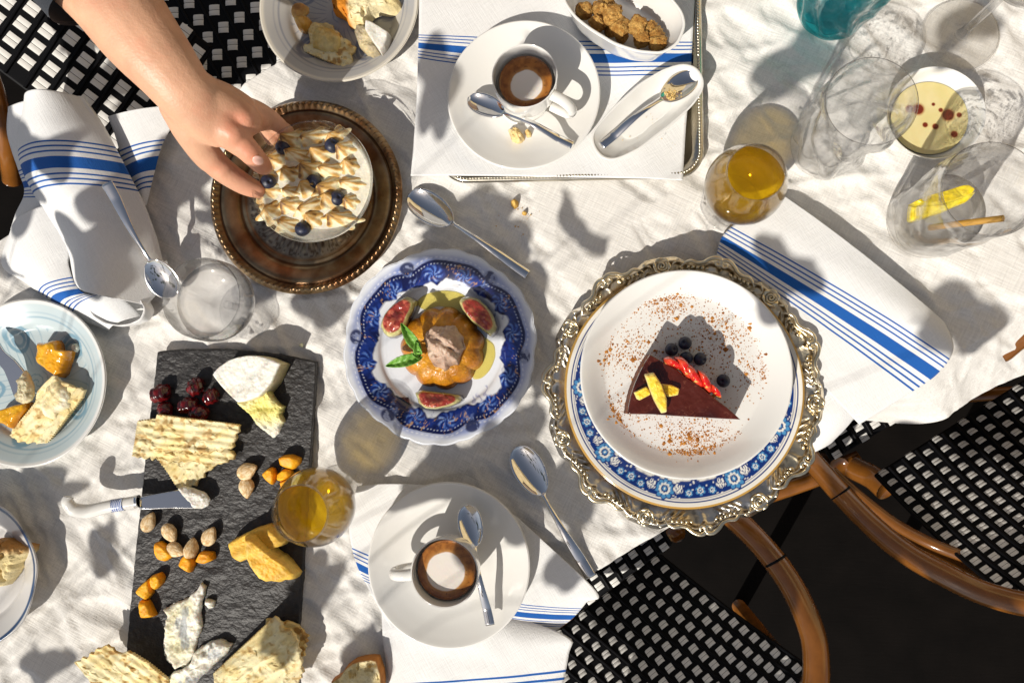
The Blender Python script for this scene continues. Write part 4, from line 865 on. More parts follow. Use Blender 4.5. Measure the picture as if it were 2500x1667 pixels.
for i, (pts, lab, pl) in enumerate(((Z(600,400,[(1300,1060),(1345,1075),(1382,1105),(1360,1180),(1325,1245),(1290,1330),(1250,1385),(1190,1412),(1140,1412),(1100,1380),(1068,1320),(1080,1260),(1120,1190),(1200,1110)]), 'fig wedge at upper left of the blue plate, red flesh lit by the sun', (.2,-.1)),
    (Z(600,400,[(1720,1112),(1750,1075),(1800,1062),(1880,1080),(1950,1140),(2010,1220),(2045,1330),(2030,1370),(1990,1405),(1920,1350),(1830,1280),(1760,1200)]), 'fig wedge at upper right of the blue plate', (-.2,-.1)),
    (Z(600,800,[(1352,525),(1400,502),(1500,515),(1620,528),(1742,545),(1762,588),(1720,620),(1640,650),(1540,668),(1450,662),(1390,620)]), 'fig wedge at the bottom of the blue plate', (0,-.3)))):
    food('fig_wedge', lab, 'fig', pts, .009, .030, 'fruit_wet', 'fig wedges on the blue plate', p=7, rings=30, n=130, rough=.0022, rs=190, smoothn=2, col=figred(((.7,.7),(.7,-.7),(0,1))[i]), seed=i+3, plane=pl)
for pts, lab in (([(1012,736),(1040,716),(1080,708),(1120,712),(1150,730),(1160,760),(1130,770),(1075,745),(1030,760)], 'pool of yellow syrup above the flan'), ([(1165,800),(1190,830),(1208,838),(1212,870),(1198,905),(1175,928),(1150,930),(1160,890)], 'pool of yellow syrup right of the flan')):
    food('syrup', lab, 'sauce', pts, .0055, .0078, 'sauce', 'syrup pools on the blue plate', p=8, rings=10, n=70, smoothn=6, plane=(0, .02), hm='base')
mt_ = thing('mint_sprig', 'green mint sprig leaning on the cream', 'mint', W(1020, 845, .03)); mo = mt_.location
def leafm(name, base, tip, wid, hb, ht, curl=.004, n=20):
    a, b = W(*base, hb), W(*tip, ht); X = b-a; L = X.length; X.normalize(); Yv = Vector((0,0,1)).cross(X).normalized(); Zv = X.cross(Yv); V = []; C = []
    for i in range(n):
        u = i/(n-1); w_ = wid*math.sin(math.pi*u**.8)**.8*(1+.12*math.sin(u*60))+1e-5
        for yy in np.linspace(-1, 1, 9):
            z = curl*abs(yy)*1.1+curl*1.5*math.sin(math.pi*u)-.0007*math.cos(u*36+abs(yy)*5); V.append(tuple(a+X*(u*L)+Yv*(yy*w_)+Zv*z-mo)); C.append(mixc((.10,.27,.025), (.28,.50,.10), abs(yy)*.2+.35*(abs(math.sin(u*18+abs(yy)*2.5)) > .9)+.4*(abs(yy) < .1)))
    me = mk(name, V, gridf(n, 9), col=np.array(C)); return me
for (b_, t_, w_, hb, ht) in (((1028,858),(980,788),.0055,.036,.044), ((1032,872),(944,894),.0058,.034,.036), ((1026,862),(1016,830),.004,.038,.046), ((1022,868),(1002,862),.0035,.036,.042)):
    o = O('leaf', leafm('leaf', b_, t_, w_, hb, ht), M['mint'], mt_); md = o.modifiers.new('thickness', 'SOLIDIFY'); md.thickness = .0005
# ---- chocolate cake
CK = Z(1200,800,[(1288,207),(1400,275),(1500,330),(1600,410),(1700,470),(1810,562),(1930,650),(2045,752),(1900,745),(1700,733),(1500,722),(1300,708),(1100,706),(1108,640),(1130,540),(1160,450),(1200,360),(1240,280)])
ck = thing('cake_slice', 'slice of dark chocolate cake with glossy glaze on the white plate', 'cake', W(1660, 960, PLZ)); ko = ck.location
def cakec(x, y, z, s):
    b = mixc((.075,.013,.007), (.032,.006,.004), sst(.4,.7,fbm(x*50, y*50, 0, 3, 4))); cr = np.abs(fbm(x*110, y*110, 0, 3, 9)-.5); b = mixc(b, (.20,.07,.04), sst(.012,.003,cr)*.5)
    return b
def caked(x, y, z, s): return mixc((.17,.055,.028), (.24,.09,.05), fbm(x*300, y*300, z*300, 3, 4))
O('cake_body', lump('cake_body', CK, PLZ, PLZ+.036, ko, p=200, rings=20, n=260, hm='top', rough=.0004, rs=300, edge=.0005, es=400, col=caked), M['food_dry'], ck)
O('glaze', lump('glaze', [(1663+(u-1663)*.985, 965+(v-965)*.985) for u, v in CK], PLZ+.034, PLZ+.0378, ko, p=60, rings=40, n=260, rough=.0012, rs=90, col=cakec), M['glaze'], ck)
pe = thing('candied_peel', 'sugared yellow lemon peel strips on the cake', 'candied peel', W(1610, 955, .076)); po_ = pe.location
pc = two((.88,.55,.008), (.88,.64,.06), 160, .3, .7, 2, (.84,.72,.35), 8)
for pts, h0, h1, pl in (((1160,525),(1260,475),(1300,500),(1300,545),(1210,592),(1185,580)), .075, .081, (0,.1)), (((1385,455),(1470,462),(1538,495),(1525,548),(1440,565),(1400,520)), .075, .081, (0,-.1)), (((1245,375),(1325,360),(1390,460),(1435,580),(1438,690),(1390,700),(1330,600),(1290,500)), .081, .088, (.05,.1)):
    O('peel_strip', lump('peel_strip', Z(1200,800,pts), h0, h1, po_, p=8, rings=16, n=90, smoothn=1, rough=.0016, rs=260, col=pc, seed=int(pts[0][0]), plane=pl), M['food'], pe)
sb = thing('strawberry', 'sliced red strawberry fanned against the back of the cake', 'strawberry', W(1700, 912, .075)); sbo = sb.location
def strc(x, y, z, s): b = mixc((.62,.012,.008), (.74,.07,.03), sst(.4,.7,fbm(x*120, y*120, 0, 3, 2))); b = mixc(b, (.82,.42,.26), sst(.5,.0,s)*sst(.35,.6,fbm(x*60,y*60,0,2,5))*.8); return mixc(b, (.75,.45,.10), sst(.70,.74,fbm(x*600, y*600, 0, 2, 7))*sst(.4,.6,s))
for i, pts in enumerate((((1420,250),(1450,232),(1520,265),(1590,330),(1560,345),(1480,310),(1430,290)), ((1505,245),(1560,238),(1620,290),(1645,370),(1660,430),(1600,400),(1540,320)), ((1570,300),(1640,310),(1700,380),(1755,470),(1740,500),(1670,450),(1600,380)), ((1690,350),(1745,370),(1800,440),(1815,520),(1790,535),(1745,490),(1710,420)), ((1800,460),(1840,480),(1880,530),(1890,575),(1850,560),(1810,520)))):
    pc_ = np.mean(pts, 0); pts = [tuple(pc_+(np.array(q)-pc_)*1.14) for q in pts]
    O('slice', lump('slice', Z(1200,800,pts), .068, .084-.0012*i, sbo, p=4, rings=18, n=80, smoothn=2, rough=.001, rs=200, col=strc, seed=i, plane=(-.25,.25)), M['fruit_wet'], sb)
def bes(V): V = V.copy(); d = np.hypot(V[:,0], V[:,1]); V[:, 2] -= .34*np.exp(-(d/.26)**2)*(V[:, 2] > 0); V[:, 2] *= .9; V[:, 2] += .05*np.exp(-((d-.36)/.08)**2)*(V[:,2] > 0)*(1+.6*np.sin(5*np.arctan2(V[:,1], V[:,0]))); return V
bme = blob('blueberry', (.0069,)*3, 4, .015, 3, 2, None, bes)
for (u, v, rx, ry, lab) in ((1641,853,.3,.2,'blueberry furthest left behind the cake'), (1674,837,-.2,.4,'uppermost blueberry, its crown facing up'), (1677,873,.9,.6,'blueberry half hidden by the strawberry slices'), (1711,876,.5,-.5,'blueberry right of the hidden one, touching the strawberry'), (1768,929,-.4,.3,'single blueberry lying apart near the cake tip')):
    p = W(u, v, PLZ+.010); tag(O('blueberry', bme, M['berry'], None, (p.x, p.y, T+PLZ+.0062), (rx, ry, u), .93), lab, 'blueberry', 'blueberries behind the cake slice')
# cocoa dust: crumbs scattered on the white plate
rc = np.random.RandomState(5); pts = []
for (u, v, su, sv, k) in ((1625,735,38,18,150), (1585,730,50,30,60), (1460,860,22,24,150), (1530,855,45,40,100), (1480,1010,30,28,170), (1500,1040,25,28,110), (1690,1110,42,34,420), (1650,1140,50,25,160), (1760,1080,30,25,60), (1780,790,60,40,110), (1720,850,80,60,110), (1850,900,40,45,60), (1870,905,18,25,40), (1640,1030,90,40,70), (1500,760,30,30,30), (1690,690,120,25,25)):
    k *= 6; n_ = rc.randn(k, 2); n_ = n_*(.6+.7*rc.rand(k, 1)); pts.append(np.column_stack([u+n_[:,0]*su, v+n_[:,1]*sv, .00027*(1+2.4*rc.rand(k)**3)*(1.0)]))
pts = np.concatenate(pts); wp = np.array([tuple(W(u, v, PLZ)) for u, v, _ in pts]); rad_ = np.hypot(wp[:,0]-WC.x, wp[:,1]-WC.y); ok = rad_ < RW*.93; wp, sz = wp[ok], pts[ok, 2]; rad_ = rad_[ok]
wp[:, 2] += .0001+np.where(rad_ > RW*.72, (rad_-RW*.72)/(RW*.28)*.0125*((rad_-RW*.72)/(RW*.28)*.5+.5), 0)
OV = np.array([(1,0,0),(0,1,0),(-1,0,0),(0,-1,0),(0,0,.8)]); OF = np.array([(0,1,4),(1,2,4),(2,3,4),(3,0,4)])
big = rc.rand(len(wp)) < .035; sz = np.where(big, sz*2.6, sz)
dv = np.concatenate([OV*s_*rc.uniform(.7,1.3,(5,3))+p for p, s_ in zip(wp, sz*1.25)]); df = np.concatenate([OF+5*i for i in range(len(wp))])
tag(O('cocoa_dust', mk('cocoa_dust', dv-np.array(tuple(WC)), None, df, col=np.repeat(mixc((.26,.085,.014), (.55,.23,.035), rc.rand(len(wp))), 5, axis=0)), M['food_dry'], None, WC), 'cocoa dust scattered over the white cake plate', 'cocoa', None, 'stuff')
# ---- sugar
def sugc(V, U): return mixc((.42,.19,.03), (.70,.41,.11), sst(.3,.7,fbm(U[:,0]*300, U[:,1]*300, U[:,2]*300, 3, 4)))
def cubes(V): return np.sign(V)*np.abs(V)**.55*.82
scm_ = [blob('sugar_lump', (.0098,.0088,.0085), 5, .26, 4.5, s_, sugc, cubes) for s_ in (2, 6, 9)]
SL = Z(1200, 0, [(712,70),(862,58),(975,120),(1045,230),(838,190),(1198,208),(1320,232),(1240,342),(1368,300),(1385,378),(965,262),(1065,315),(930,10)])
SN_ = ['sugar lump at the far left of the bowl, cut by the picture top', 'sugar lump behind the biggest one', 'biggest pale sugar lump, tilted in the middle of the bowl', 'sugar lump leaning on the biggest one', 'sugar lump near the front wall left of the big one', 'rounded sugar lump right of the middle', 'sugar lump against the shaded back wall at right', 'square sugar lump near the front rim at right', 'sugar lump behind the square one', 'flat sugar lump in the right hand end of the bowl', 'low sugar lump under the biggest one', 'small sugar lump at the front wall below the biggest', 'sugar lump at the very top, cropped']
for i, ((u, v), lab) in enumerate(zip(SL, SN_)):
    u, v = 1528+(u-1528)*.90, 34+(v-34)*.84
    h = .041 if i not in (2, 5, 3) else .047; s_ = (1.0,1.05,1.25,1.1,1.0,1.1,.85,1.0,.95,1.05,.8,.75,.9)[i]
    if i in (10, 11): h = .036
    p = W(u, v, h); tag(O('sugar_lump', scm_[i % 3], M['sugar'], None, (p.x, p.y, T+h-.004), (i*1.3, i*.7, i*2.1), s_), lab, 'sugar lump', 'brown sugar lumps in the white bowl')
def crumbpile(name, label, cat, cu, cv, h, spread, k, smax, seed, color=((.62,.38,.10),(.78,.60,.28)), stuff=True):
    r_ = np.random.RandomState(seed); bm = bmesh.new(); bmesh.ops.create_icosphere(bm, subdivisions=1, radius=1); V0 = np.array([q.co[:] for q in bm.verts]); F0 = np.array([[q.index for q in f.verts] for f in bm.faces]); bm.free()
    c = W(cu, cv, h); VV, FF, CC = [], [], []
    for i in range(k):
        d = r_.randn(2)*spread*MPP(h); s_ = smax*(.25+.75*r_.rand()**2); VV.append(V0*s_*r_.uniform(.7,1.2,(len(V0),3))+np.array([d[0], d[1], s_*.5+max(0, .0012*(1-np.hypot(*d)/(spread*MPP(h)+1e-9)))])); FF.append(F0+i*len(V0)); CC.append(np.tile(mixc(color[0], color[1], r_.rand()), (len(V0), 1)))
    return tag(O(name, mk(name, np.concatenate(VV), None, np.concatenate(FF), col=np.concatenate(CC)), M['food_dry'], None, (c.x, c.y, T+h)), label, cat, None, 'stuff' if stuff else None)
crumbpile('sugar_grains', 'brown sugar grains heaped in the spoon of the white dish', 'sugar', 1640, 231, .034, 8, 90, .0011, 3)
crumbpile('sugar_grains', 'brown sugar grains scattered along the white dish', 'sugar', 1560, 300, .0215, 45, 60, .0006, 8)
crumbpile('crumbs', 'pastry crumbs scattered on the cloth above the long spoon', 'crumb', 1272, 530, .001, 26, 26, .0010, 6, ((.50,.28,.06),(.66,.42,.14)))
crumbpile('crumbs', 'few crumbs on the tray napkin around the saucer', 'crumb', 1420, 350, .017, 40, 14, .0006, 16, ((.55,.36,.12),(.66,.45,.2)))
crumbpile('crumbs', 'few yellow crumbs on the grey shaded cloth right of the blue plate', 'crumb', 1390, 760, .001, 120, 24, .0006, 26, ((.55,.42,.12),(.66,.52,.2)))
cb = two((.66,.44,.15),(.78,.60,.30),200,.3,.7,3)
food('sugar_crumb', 'crumbled pale sugar lump on the upper saucer beside the spoon', 'sugar lump', Z(1200,0,[(130,1030),(170,1005),(215,1020),(250,1060),(265,1110),(240,1135),(200,1140),(165,1120),(145,1080)]), .022, .036, 'food_dry', p=2.5, rings=24, n=110, rough=.006, rs=260, edge=.001, es=400, col=cb, seed=3)
food('sugar_crumb', 'small sugar piece behind the spoon handle on the upper saucer', 'sugar lump', Z(1200,0,[(265,1050),(300,1035),(325,1065),(320,1095),(285,1100)]), .022, .031, 'food_dry', p=2.5, rings=14, n=60, rough=.004, rs=300, col=cb, seed=5)
food('bread_crumb', 'single golden crumb on the cloth below the tray', 'crumb', Z(1200,400,[(150,290),(180,270),(215,290),(215,335),(185,355),(155,330)]), .000, .010, 'food_dry', p=2.5, rings=12, n=50, rough=.003, rs=300, col=two((.60,.32,.04),(.74,.46,.12),200,seed=4), seed=4)
food('bread_crumb', 'smaller golden crumb right of the larger one below the tray', 'crumb', Z(1200,400,[(245,385),(270,375),(290,395),(275,412),(248,408)]), .000, .006, 'food_dry', p=2.5, rings=8, n=30, rough=.002, rs=300, col=two((.60,.32,.04),(.74,.46,.12),200,seed=6), seed=6)
# ---- breads and bits on the plates
brd = lambda sd, crust=(.45,.17,.03): (lambda x, y, z, s: mixc(mixc(mixc((.74,.60,.30), (.80,.70,.44), sst(.3,.7,fbm(x*90, y*90, 0, 3, sd))), (.46,.32,.12), sst(.66,.74,fbm(x*230, y*170, 0, 3, sd+4))*.8), crust, sst(.90,.97,s)))
holes = lambda sd, d=.003: (lambda x, y, z, s: z-d*sst(.62,.72,fbm(x*150, y*110, 0, 3, sd+4))*(s < .93))
food('bread_slice', 'slice of toasted bread with brown crust at the bottom edge of the picture', 'bread', Z(600,1197,[(680,1570),(760,1520),(800,1455),(870,1400),(950,1375),(1020,1365),(1070,1372),(1085,1420),(1105,1480),(1112,1570),(1100,1680),(680,1680)]), .004, .020, 'food_dry', p=40, rings=50, n=260, rough=.0014, rs=260, col=brd(3), zfun=holes(3), seed=3, plane=(.05,.1))
food('bread_chunk', 'torn chunk of yellow bread with orange crust on the grey plate', 'bread', Z(600,0,[(670,-60),(680,40),(790,95),(800,140),(850,155),(945,172),(965,110),(1000,60),(1060,35),(1140,45),(1200,30),(1240,0),(1230,-60)]), .008, .032, 'food_dry', p=10, rings=40, n=240, rough=.004, rs=150, col=lambda x, y, z, s: mixc(brd(6)(x, y, z, s*.85), (.56,.20,.015), sst(-.012,-.018,x)), zfun=holes(6, .004), edge=.001, es=200, seed=6)
pa = [(W(728,25,.03), .0098), (W(733,60,.012), .0085)]
ps = thing('pastry_roll', 'small glazed brown pastry standing on the grey plate', 'pastry', W(733, 45, .006)); pso = ps.location
O('pastry_body', lump('pastry_body', Z(600,0,[(360,80),(400,70),(470,80),(500,120),(490,180),(440,208),(390,190),(365,140)]), .006, .026, pso, p=4, rings=24, n=100, rough=.003, rs=150, col=two((.56,.28,.04),(.70,.42,.10),120,seed=3), seed=3), M['food_glossy'], ps)
O('pastry_top', lump('pastry_top', Z(600,0,[(345,85),(355,40),(390,5),(440,0),(485,20),(485,60),(450,95),(400,112),(360,108)]), .022, .034, pso, p=4, rings=24, n=100, rough=.002, rs=160, col=two((.34,.15,.03),(.55,.30,.08),120,seed=5,sd=(.66,.44,.16)), seed=5), M['food'], ps)
bq = thing('brie_piece', 'small white brie piece with grey rind edge on the grey plate', 'cheese', W(905, 92, .006)); bqo = bq.location
O('brie_paste', lump('brie_paste', Z(600,0,[(862,225),(885,172),(960,165),(1000,250),(1060,330),(1085,420),(1020,440),(960,400),(900,340)]), .006, .026, bqo, p=6, rings=30, n=140, rough=.004, rs=140, edge=.001, es=200, col=two((.56,.46,.26),(.34,.28,.18),80,seed=2), seed=2), M['food'], bq)
O('white_rind', lump('white_rind', Z(600,0,[(970,155),(1020,170),(1100,215),(1165,250),(1150,310),(1125,370),(1088,412),(1040,350),(985,270),(962,230)]), .008, .032, bqo, p=20, rings=26, n=140, rough=.0012, rs=160, col=two((.76,.74,.68),(.66,.63,.55),90,seed=4,sd=(.30,.26,.2),p=30), seed=4, plane=(-.1,.1)), M['food'], bq)
orc = two((.76,.34,.008),(.80,.44,.02),70,.3,.7,3,(.62,.22,.005),5)
food('apricot_chunk', 'orange apricot chunk above the cracker on the aqua plate', 'apricot', Z(0,800,[(275,112),(335,122),(430,95),(450,130),(452,172),(545,186),(530,240),(508,290),(470,372),(430,406),(340,345),(255,290),(262,200)]), .007, .024, 'food_glossy', 'apricot chunks on the aqua plate', p=10, rings=30, n=140, rough=.003, rs=110, edge=.0008, es=200, col=orc, seed=3, plane=(.1,.15))
food('apricot_chunk', 'orange apricot chunk at the left picture edge under the knife tip', 'apricot', Z(0,800,[(-60,680),(0,660),(100,622),(200,605),(190,660),(110,755),(62,826),(0,790),(-60,770)]), .007, .020, 'food_glossy', 'apricot chunks on the aqua plate', p=8, rings=26, n=120, rough=.003, rs=110, col=orc, seed=7)
food('cheese_crumb', 'white cheese crumb near the rim of the aqua plate', 'cheese', Z(0,800,[(565,150),(590,122),(622,128),(628,160),(600,200),(568,195)]), .008, .014, 'food', p=5, rings=10, n=50, rough=.002, rs=300, col=two((.78,.74,.62),(.7,.66,.5),200,seed=2), seed=2)
bk = thing('butter_knife', 'butter knife with cheese on its blade lying over the aqua plate', 'knife', W(40, 920, .024)); bko = bk.location
O('blade', lump('blade', Z(0,800,[(-60,60),(0,110),(40,190),(120,260),(185,350),(235,440),(243,520),(225,590),(180,612),(130,610),(100,590),(70,470),(30,340),(-60,240)]), .020, .0225, bko, p=60, rings=14, n=120, smoothn=3, plane=(-.05,.1)), M['steel'], bk)
O('cheese_smear', lump('cheese_smear', Z(0,800,[(110,430),(170,340),(215,400),(240,470),(242,545),(215,600),(150,622),(100,600),(90,560),(125,530)]), .020, .0275, bko, p=4, rings=20, n=100, rough=.004, rs=160, edge=.001, es=260, col=two((.70,.62,.40),(.44,.38,.24),130,seed=5), seed=5), M['food'], bk)
food('bread_chunk', 'torn chunk of bread with toasted crust on the blue rimmed plate', 'bread', Z(0,1197,[(-120,420),(0,410),(60,440),(130,458),(200,470),(195,515),(150,560),(100,610),(60,680),(20,740),(-30,800),(-120,820)]), .008, .030, 'food_dry', p=8, rings=40, n=220, rough=.005, rs=140, col=lambda x, y, z, s: mixc(brd(9)(x, y, z, s*.9), (.50,.20,.03), sst(.006,.016,y)*.85), zfun=holes(9, .004), edge=.001, es=200, seed=9)
food('cheese_crumb', 'tiny white crumb on the cloth left of the blue plate', 'crumb', Z(600,800,[(420,150),(440,120),(455,130),(450,160)]), -.001, .004, 'food', p=3, rings=6, n=24, col=two((.78,.74,.5),(.7,.66,.4),200), seed=2)
# ---- lemon and stirrer in the tumbler
lp = W(2308, 490, .075); LQ = Vector((.97,.22,.0)).normalized()
lm = thing('lemon_slice', 'thick half slice of lemon floating in the rippled tumbler', 'lemon', lp)
LP = Z(1800,400,[(1450,300),(1530,260),(1620,235),(1700,215),(1780,190),(1850,168),(1905,165),(1945,205),(1930,235),(1880,260),(1800,290),(1700,315),(1600,325),(1500,322)])
def lemc(x, y, z, s): return mixc(mixc((.86,.62,.012), (.86,.68,.06), sst(.3,.7,fbm(x*90, y*90, 0, 3, 3))), (.80,.62,.015), sst(.85,.95,s))
O('flesh', lump('flesh', LP, .066, .080, lp, p=30, rings=26, n=130, smoothn=2, rough=.001, rs=200, col=lemc, plane=(.1,-.1)), M['fruit_wet'], lm)
LR = Z(1800,400,[(1450,305),(1540,328),(1700,318),(1820,285),(1935,235),(1950,215),(1920,275),(1880,312),(1800,340),(1720,378),(1600,412),(1540,438),(1470,436),(1455,380)])
O('rind', lump('rind', LR, .055, .070, lp, p=10, rings=20, n=110, smoothn=2, rough=.0008, rs=300, col=two((.80,.60,.01),(.82,.68,.06),150), plane=(.05,.5)), M['fruit_wet'], lm)
tag(O('stirrer', tube('stirrer', [W(2270,556,.03), W(2330,548,.055), W(2450,533,.085)], .0030, 12, 20, off=W(2330,548,.05)), mat('cane', (.55,.30,.06), .5, bump=(200,.2)), None, W(2330,548,.05)), 'light brown wooden stirrer standing in the rippled tumbler', 'stirrer')
# ---- the meringue dish held by the hand
DB = W(760, 441, .074); RD_ = 147*MPA(760,441,.074); zb = .030
ds = thing('glass_dish', 'round clear glass dish of toasted meringue held over the bronze tray', 'dish', (DB.x, DB.y, T+zb))
O('dish_body', lathe('dish_body', [(0,0),(.55*RD_,0),(.70*RD_,.003),(.85*RD_,.016),(.95*RD_,.032),(1.0*RD_,.0410),(1.015*RD_,.0430),(1.0*RD_,.0448),(.975*RD_,.0430),(.93*RD_,.032),(.83*RD_,.018),(.68*RD_,.0055),(.5*RD_,.003),(0,.003)], 128), M['glass'], ds)
cr_ = [(0,.0035),(.5*RD_,.0035),(.66*RD_,.006),(.81*RD_,.0185),(.905*RD_,.0275),(.86*RD_,.0285),(0,.0290)]
cre = thing('custard', 'pale lemon custard filling the glass dish', 'dessert', (DB.x, DB.y, T+zb))
O('custard_body', lathe('custard_body', cr_, 96, 50, col=lambda r_, th, z, X, Y: mixc((.72,.66,.50), (.76,.72,.62), fbm(X*60, Y*60, 0, 3, 2))), M['food'], cre)
def star(V):
    return V
def peakm(sd, ang):
    n, k = 96, 40; th = np.arange(n)*2*math.pi/n; s = np.linspace(1, 0, k)[:, None]; r_ = .0112*(s**.85)*(1+.20*s*np.cos(6*th+(1-s)*1.2)[None]+0*s)+.00001
    z = .0175*(1-s)**1.15+0*r_; lean = (1-s)**1.6*.005; X = r_*np.cos(th)+lean*math.cos(ang); Y = r_*np.sin(th)+lean*math.sin(ang)
    t_ = sst(.22,.95,fbm(X*150+sd, Y*150, z*110, 3, sd)*.75+.5*np.cos(6*th+(1-s)*1.2)*s*.6+.40*(1-s)); c_ = mixc((.84,.76,.50), (.56,.30,.05), sst(.15,.80,t_)*.92); c_ = mixc(c_, (.10,.035,.010), sst(.78,1.0,t_)*.9)
    return mk('meringue_peak', np.stack([X, Y, z], -1), gridf(k, n, False, True), col=c_)
pm = [peakm(s_, a) for s_, a in ((1,2.5),(2,3.0),(3,2.2))]
i = 0
PKS = []
for y_, xa, xb in ((332,708,812),(372,664,838),(413,650,850),(455,648,854),(496,660,848),(534,700,826)):
    k_ = int((xb-xa)/46)+1
    for q in range(k_): x_ = xa+(xb-xa)*q/(k_-1); PKS.append((x_+4*math.sin(q*5+y_), y_-.10*(x_-760)+4*math.cos(q*3+y_)))
for (u, v) in PKS:
    p = W(u, v, .066); o = O('meringue_peak', pm[i % 3], M['food'], cre, (p.x-DB.x, p.y-DB.y, .0262), R(8+22*math.sin(i*1.9+i*i)), (1.5+.4*math.sin(i*2.3+.3*i*i), .95+.15*math.cos(i*4.1), .72+.22*math.cos(i*1.3))); i += 1
for (u, v, lab) in ((684,354,'blueberry by the finger at the rim of the glass dish'), (806,350,'blueberry at the top of the meringue dish'), (648,440,'blueberry at the left of the meringue dish'), (760,440,'blueberry in the middle of the meringue'), (818,480,'blueberry right of centre in the meringue'), (732,555,'blueberry at the bottom of the meringue dish')):
    p = W(u, v, .068); tag(O('blueberry', bme, M['berry'], None, (p.x, p.y, T+zb+.031), (.5, .3, u), 1.12), lab, 'blueberry', 'blueberries in the meringue dish')
# ------------------------------------------------------------------ woven bistro chairs
def tilemesh():
    # two plaited strands side by side: one white square of the weave, unit size, pillowed
    V, Fq = [], []; o_ = 0
    for y0, y1 in ((-.5, -.02), (.02, .5)):
        for i, x in enumerate(np.linspace(-.5, .5, 7)):
            for y in np.linspace(y0, y1, 4):
                t = (y-(y0+y1)/2)/((y1-y0)/2); V.append((x, y, .20*(1-(2*x)**4)*.8-.10*t*t))
        Fq.append(gridf(7, 4, off=o_)); o_ += 28
    return mk('woven_strand', V, np.concatenate(Fq))
TM = tilemesh()
def patchf(C, curve=0.0):
    P = [np.array(tuple(W(*c))) for c in C]                  # P00, P10 (along e1), P01 (along e2), P11
    def f(a, b):
        p = P[0]*(1-a)*(1-b)+P[1]*a*(1-b)+P[2]*(1-a)*b+P[3]*a*b
        n_ = np.cross(P[1]-P[0], P[2]-P[0]); n_ /= np.linalg.norm(n_); n_ = n_ if n_[2] > 0 else -n_
        return p-n_*curve*4*b*(1-b)*1.0, n_
    return f, P
def weave(parent, name, C, na, nb, curve=0.0, clip=None, tile=.54, margin=.5):
    f, P = patchf(C, curve); loc = np.array(parent.location[:])
    A, B = 60, 60; V = []
    for a in np.linspace(0, 1, A):
        for b in np.linspace(0, 1, B): V.append(f(a, b)[0]-loc)
    me = mk(name, V, gridf(A, B)); o = O(name, me, M['strand_black'], parent)
    md = o.modifiers.new('thickness', 'SOLIDIFY'); md.thickness = .006; md.offset = -1 if me.polygons[0].normal.z > 0 else 1
    # black strands standing between the white squares
    n_ = 0
    for i in range(na):
        for j in range(nb):
            a, b = (i+margin)/na, (j+margin-.25+.5*(i % 2))/nb
            if b > 1-.3/nb: continue
            p, nn = f(a, b); p1, _ = f(a+.25/na, b); p2, _ = f(a, b+.25/nb)
            if clip and not clip(p): continue
            X = (p1-p)*4; Y = (p2-p)*4; lx, ly = np.linalg.norm(X), np.linalg.norm(Y)
            Xn = Vector(X/lx); Zn = Vector(nn); Yn = Zn.cross(Xn).normalized(); 
            if Yn.dot(Vector(Y)) < 0: Yn = -Yn; Xs = -Xn
            mt_ = Matrix((Xn, Yn, Xn.cross(Yn))).transposed().to_4x4() if Xn.cross(Yn).dot(Zn) > 0 else Matrix((-Xn, Yn, (-Xn).cross(Yn))).transposed().to_4x4()
            s_ = Matrix.Diagonal((lx*tile, ly*tile*1.08, min(lx, ly)*.22, 1))
            t = O('woven_strand', TM, None, o); t.matrix_local = Matrix.Translation(Vector(p-loc)+Zn*.0006) @ mt_ @ s_; n_ += 1
    if not TM.materials: TM.materials.append(M['strand_white'])
    # black binding ridges along the rows
    bars = []
    for i in range(na+1):
        a = (i)/na; pts = [f(a, b)[0]-loc+f(a, b)[1]*.0008 for b in np.linspace(.01, .99, 24)]; bars.append(tube('t', pts, .0021, 6, cap=False))
    VV = np.concatenate([np.array([v.co[:] for v in m_.vertices]) for m_ in bars]); FF = np.concatenate([np.array([[k for k in p.vertices] for p in m_.polygons])+i*len(bars[0].vertices) for i, m_ in enumerate(bars)])
    tag(O('black_strands', mk('black_strands', VV, FF), M['strand_black'], o), None, None, None, 'stuff')
    return o
def rail(parent, name, pts, r_, m=60):
    l = parent.location
    return O(name, tube(name, [W(*p) for p in pts], r_, 16, m, off=l), M['rattan'], parent)
def ring(parent, p, q, r_):
    a, b = W(*p), W(*q); d = (b-a).normalized()*.0012
    O('joint_ring', tube('joint_ring', [a-d, a, a+d], [r_*1.02, r_*1.03, r_*1.02], 16, off=parent.location), M['strand_black'], parent)
def legs(parent, spots, h0):
    for (u, v) in spots:
        a = W(u, v, h0); a.z = T+h0; b = Vector((a.x, a.y, .0)); O('leg', tube('leg', [b, (a+b)/2, a], .014, 12, off=parent.location), M['rattan'], parent)
loc = W(1620, 1500, -.3); loc.z = 0
c1 = thing('bistro_chair', 'black and white woven chair with a brown rattan arm at the bottom of the picture', 'chair', loc, 0, 'woven bistro chairs around the table')
weave(c1, 'backrest', [(1608,1352,-.20),(1225,1640,-.20),(2010,1652,-.03),(1640,2010,-.03)], 13, 16, .02, tile=.54)
weave(c1, 'seat', [(1640,1330,-.31),(1340,1545,-.31),(1440,1010,-.31),(1140,1230,-.31)], 10, 13)
rail(c1, 'arm_rail', [(1700,1190,-.10),(1790,1262,-.08),(1868,1340,-.06),(1930,1425,-.04),(1975,1520,-.02),(1992,1600,-.01),(1985,1700,0),(1930,1830,.0),(1800,1960,.0)], .0128)
rail(c1, 'back_rail', [(1995,1640,-.02),(1900,1860,-.01),(1640,2040,-.01),(1400,2060,-.02)], .012)
ring(c1, (1893,1368,-.052), (1905,1386,-.05), .0129)
legs(c1, [(1650,1300),(1380,1520),(1980,1700)], -.32)
loc = W(2350, 1150, -.3); loc.z = 0
c2 = thing('bistro_chair', 'woven chair at the right edge, its rattan rail catching the sun', 'chair', loc, 0, 'woven bistro chairs around the table')
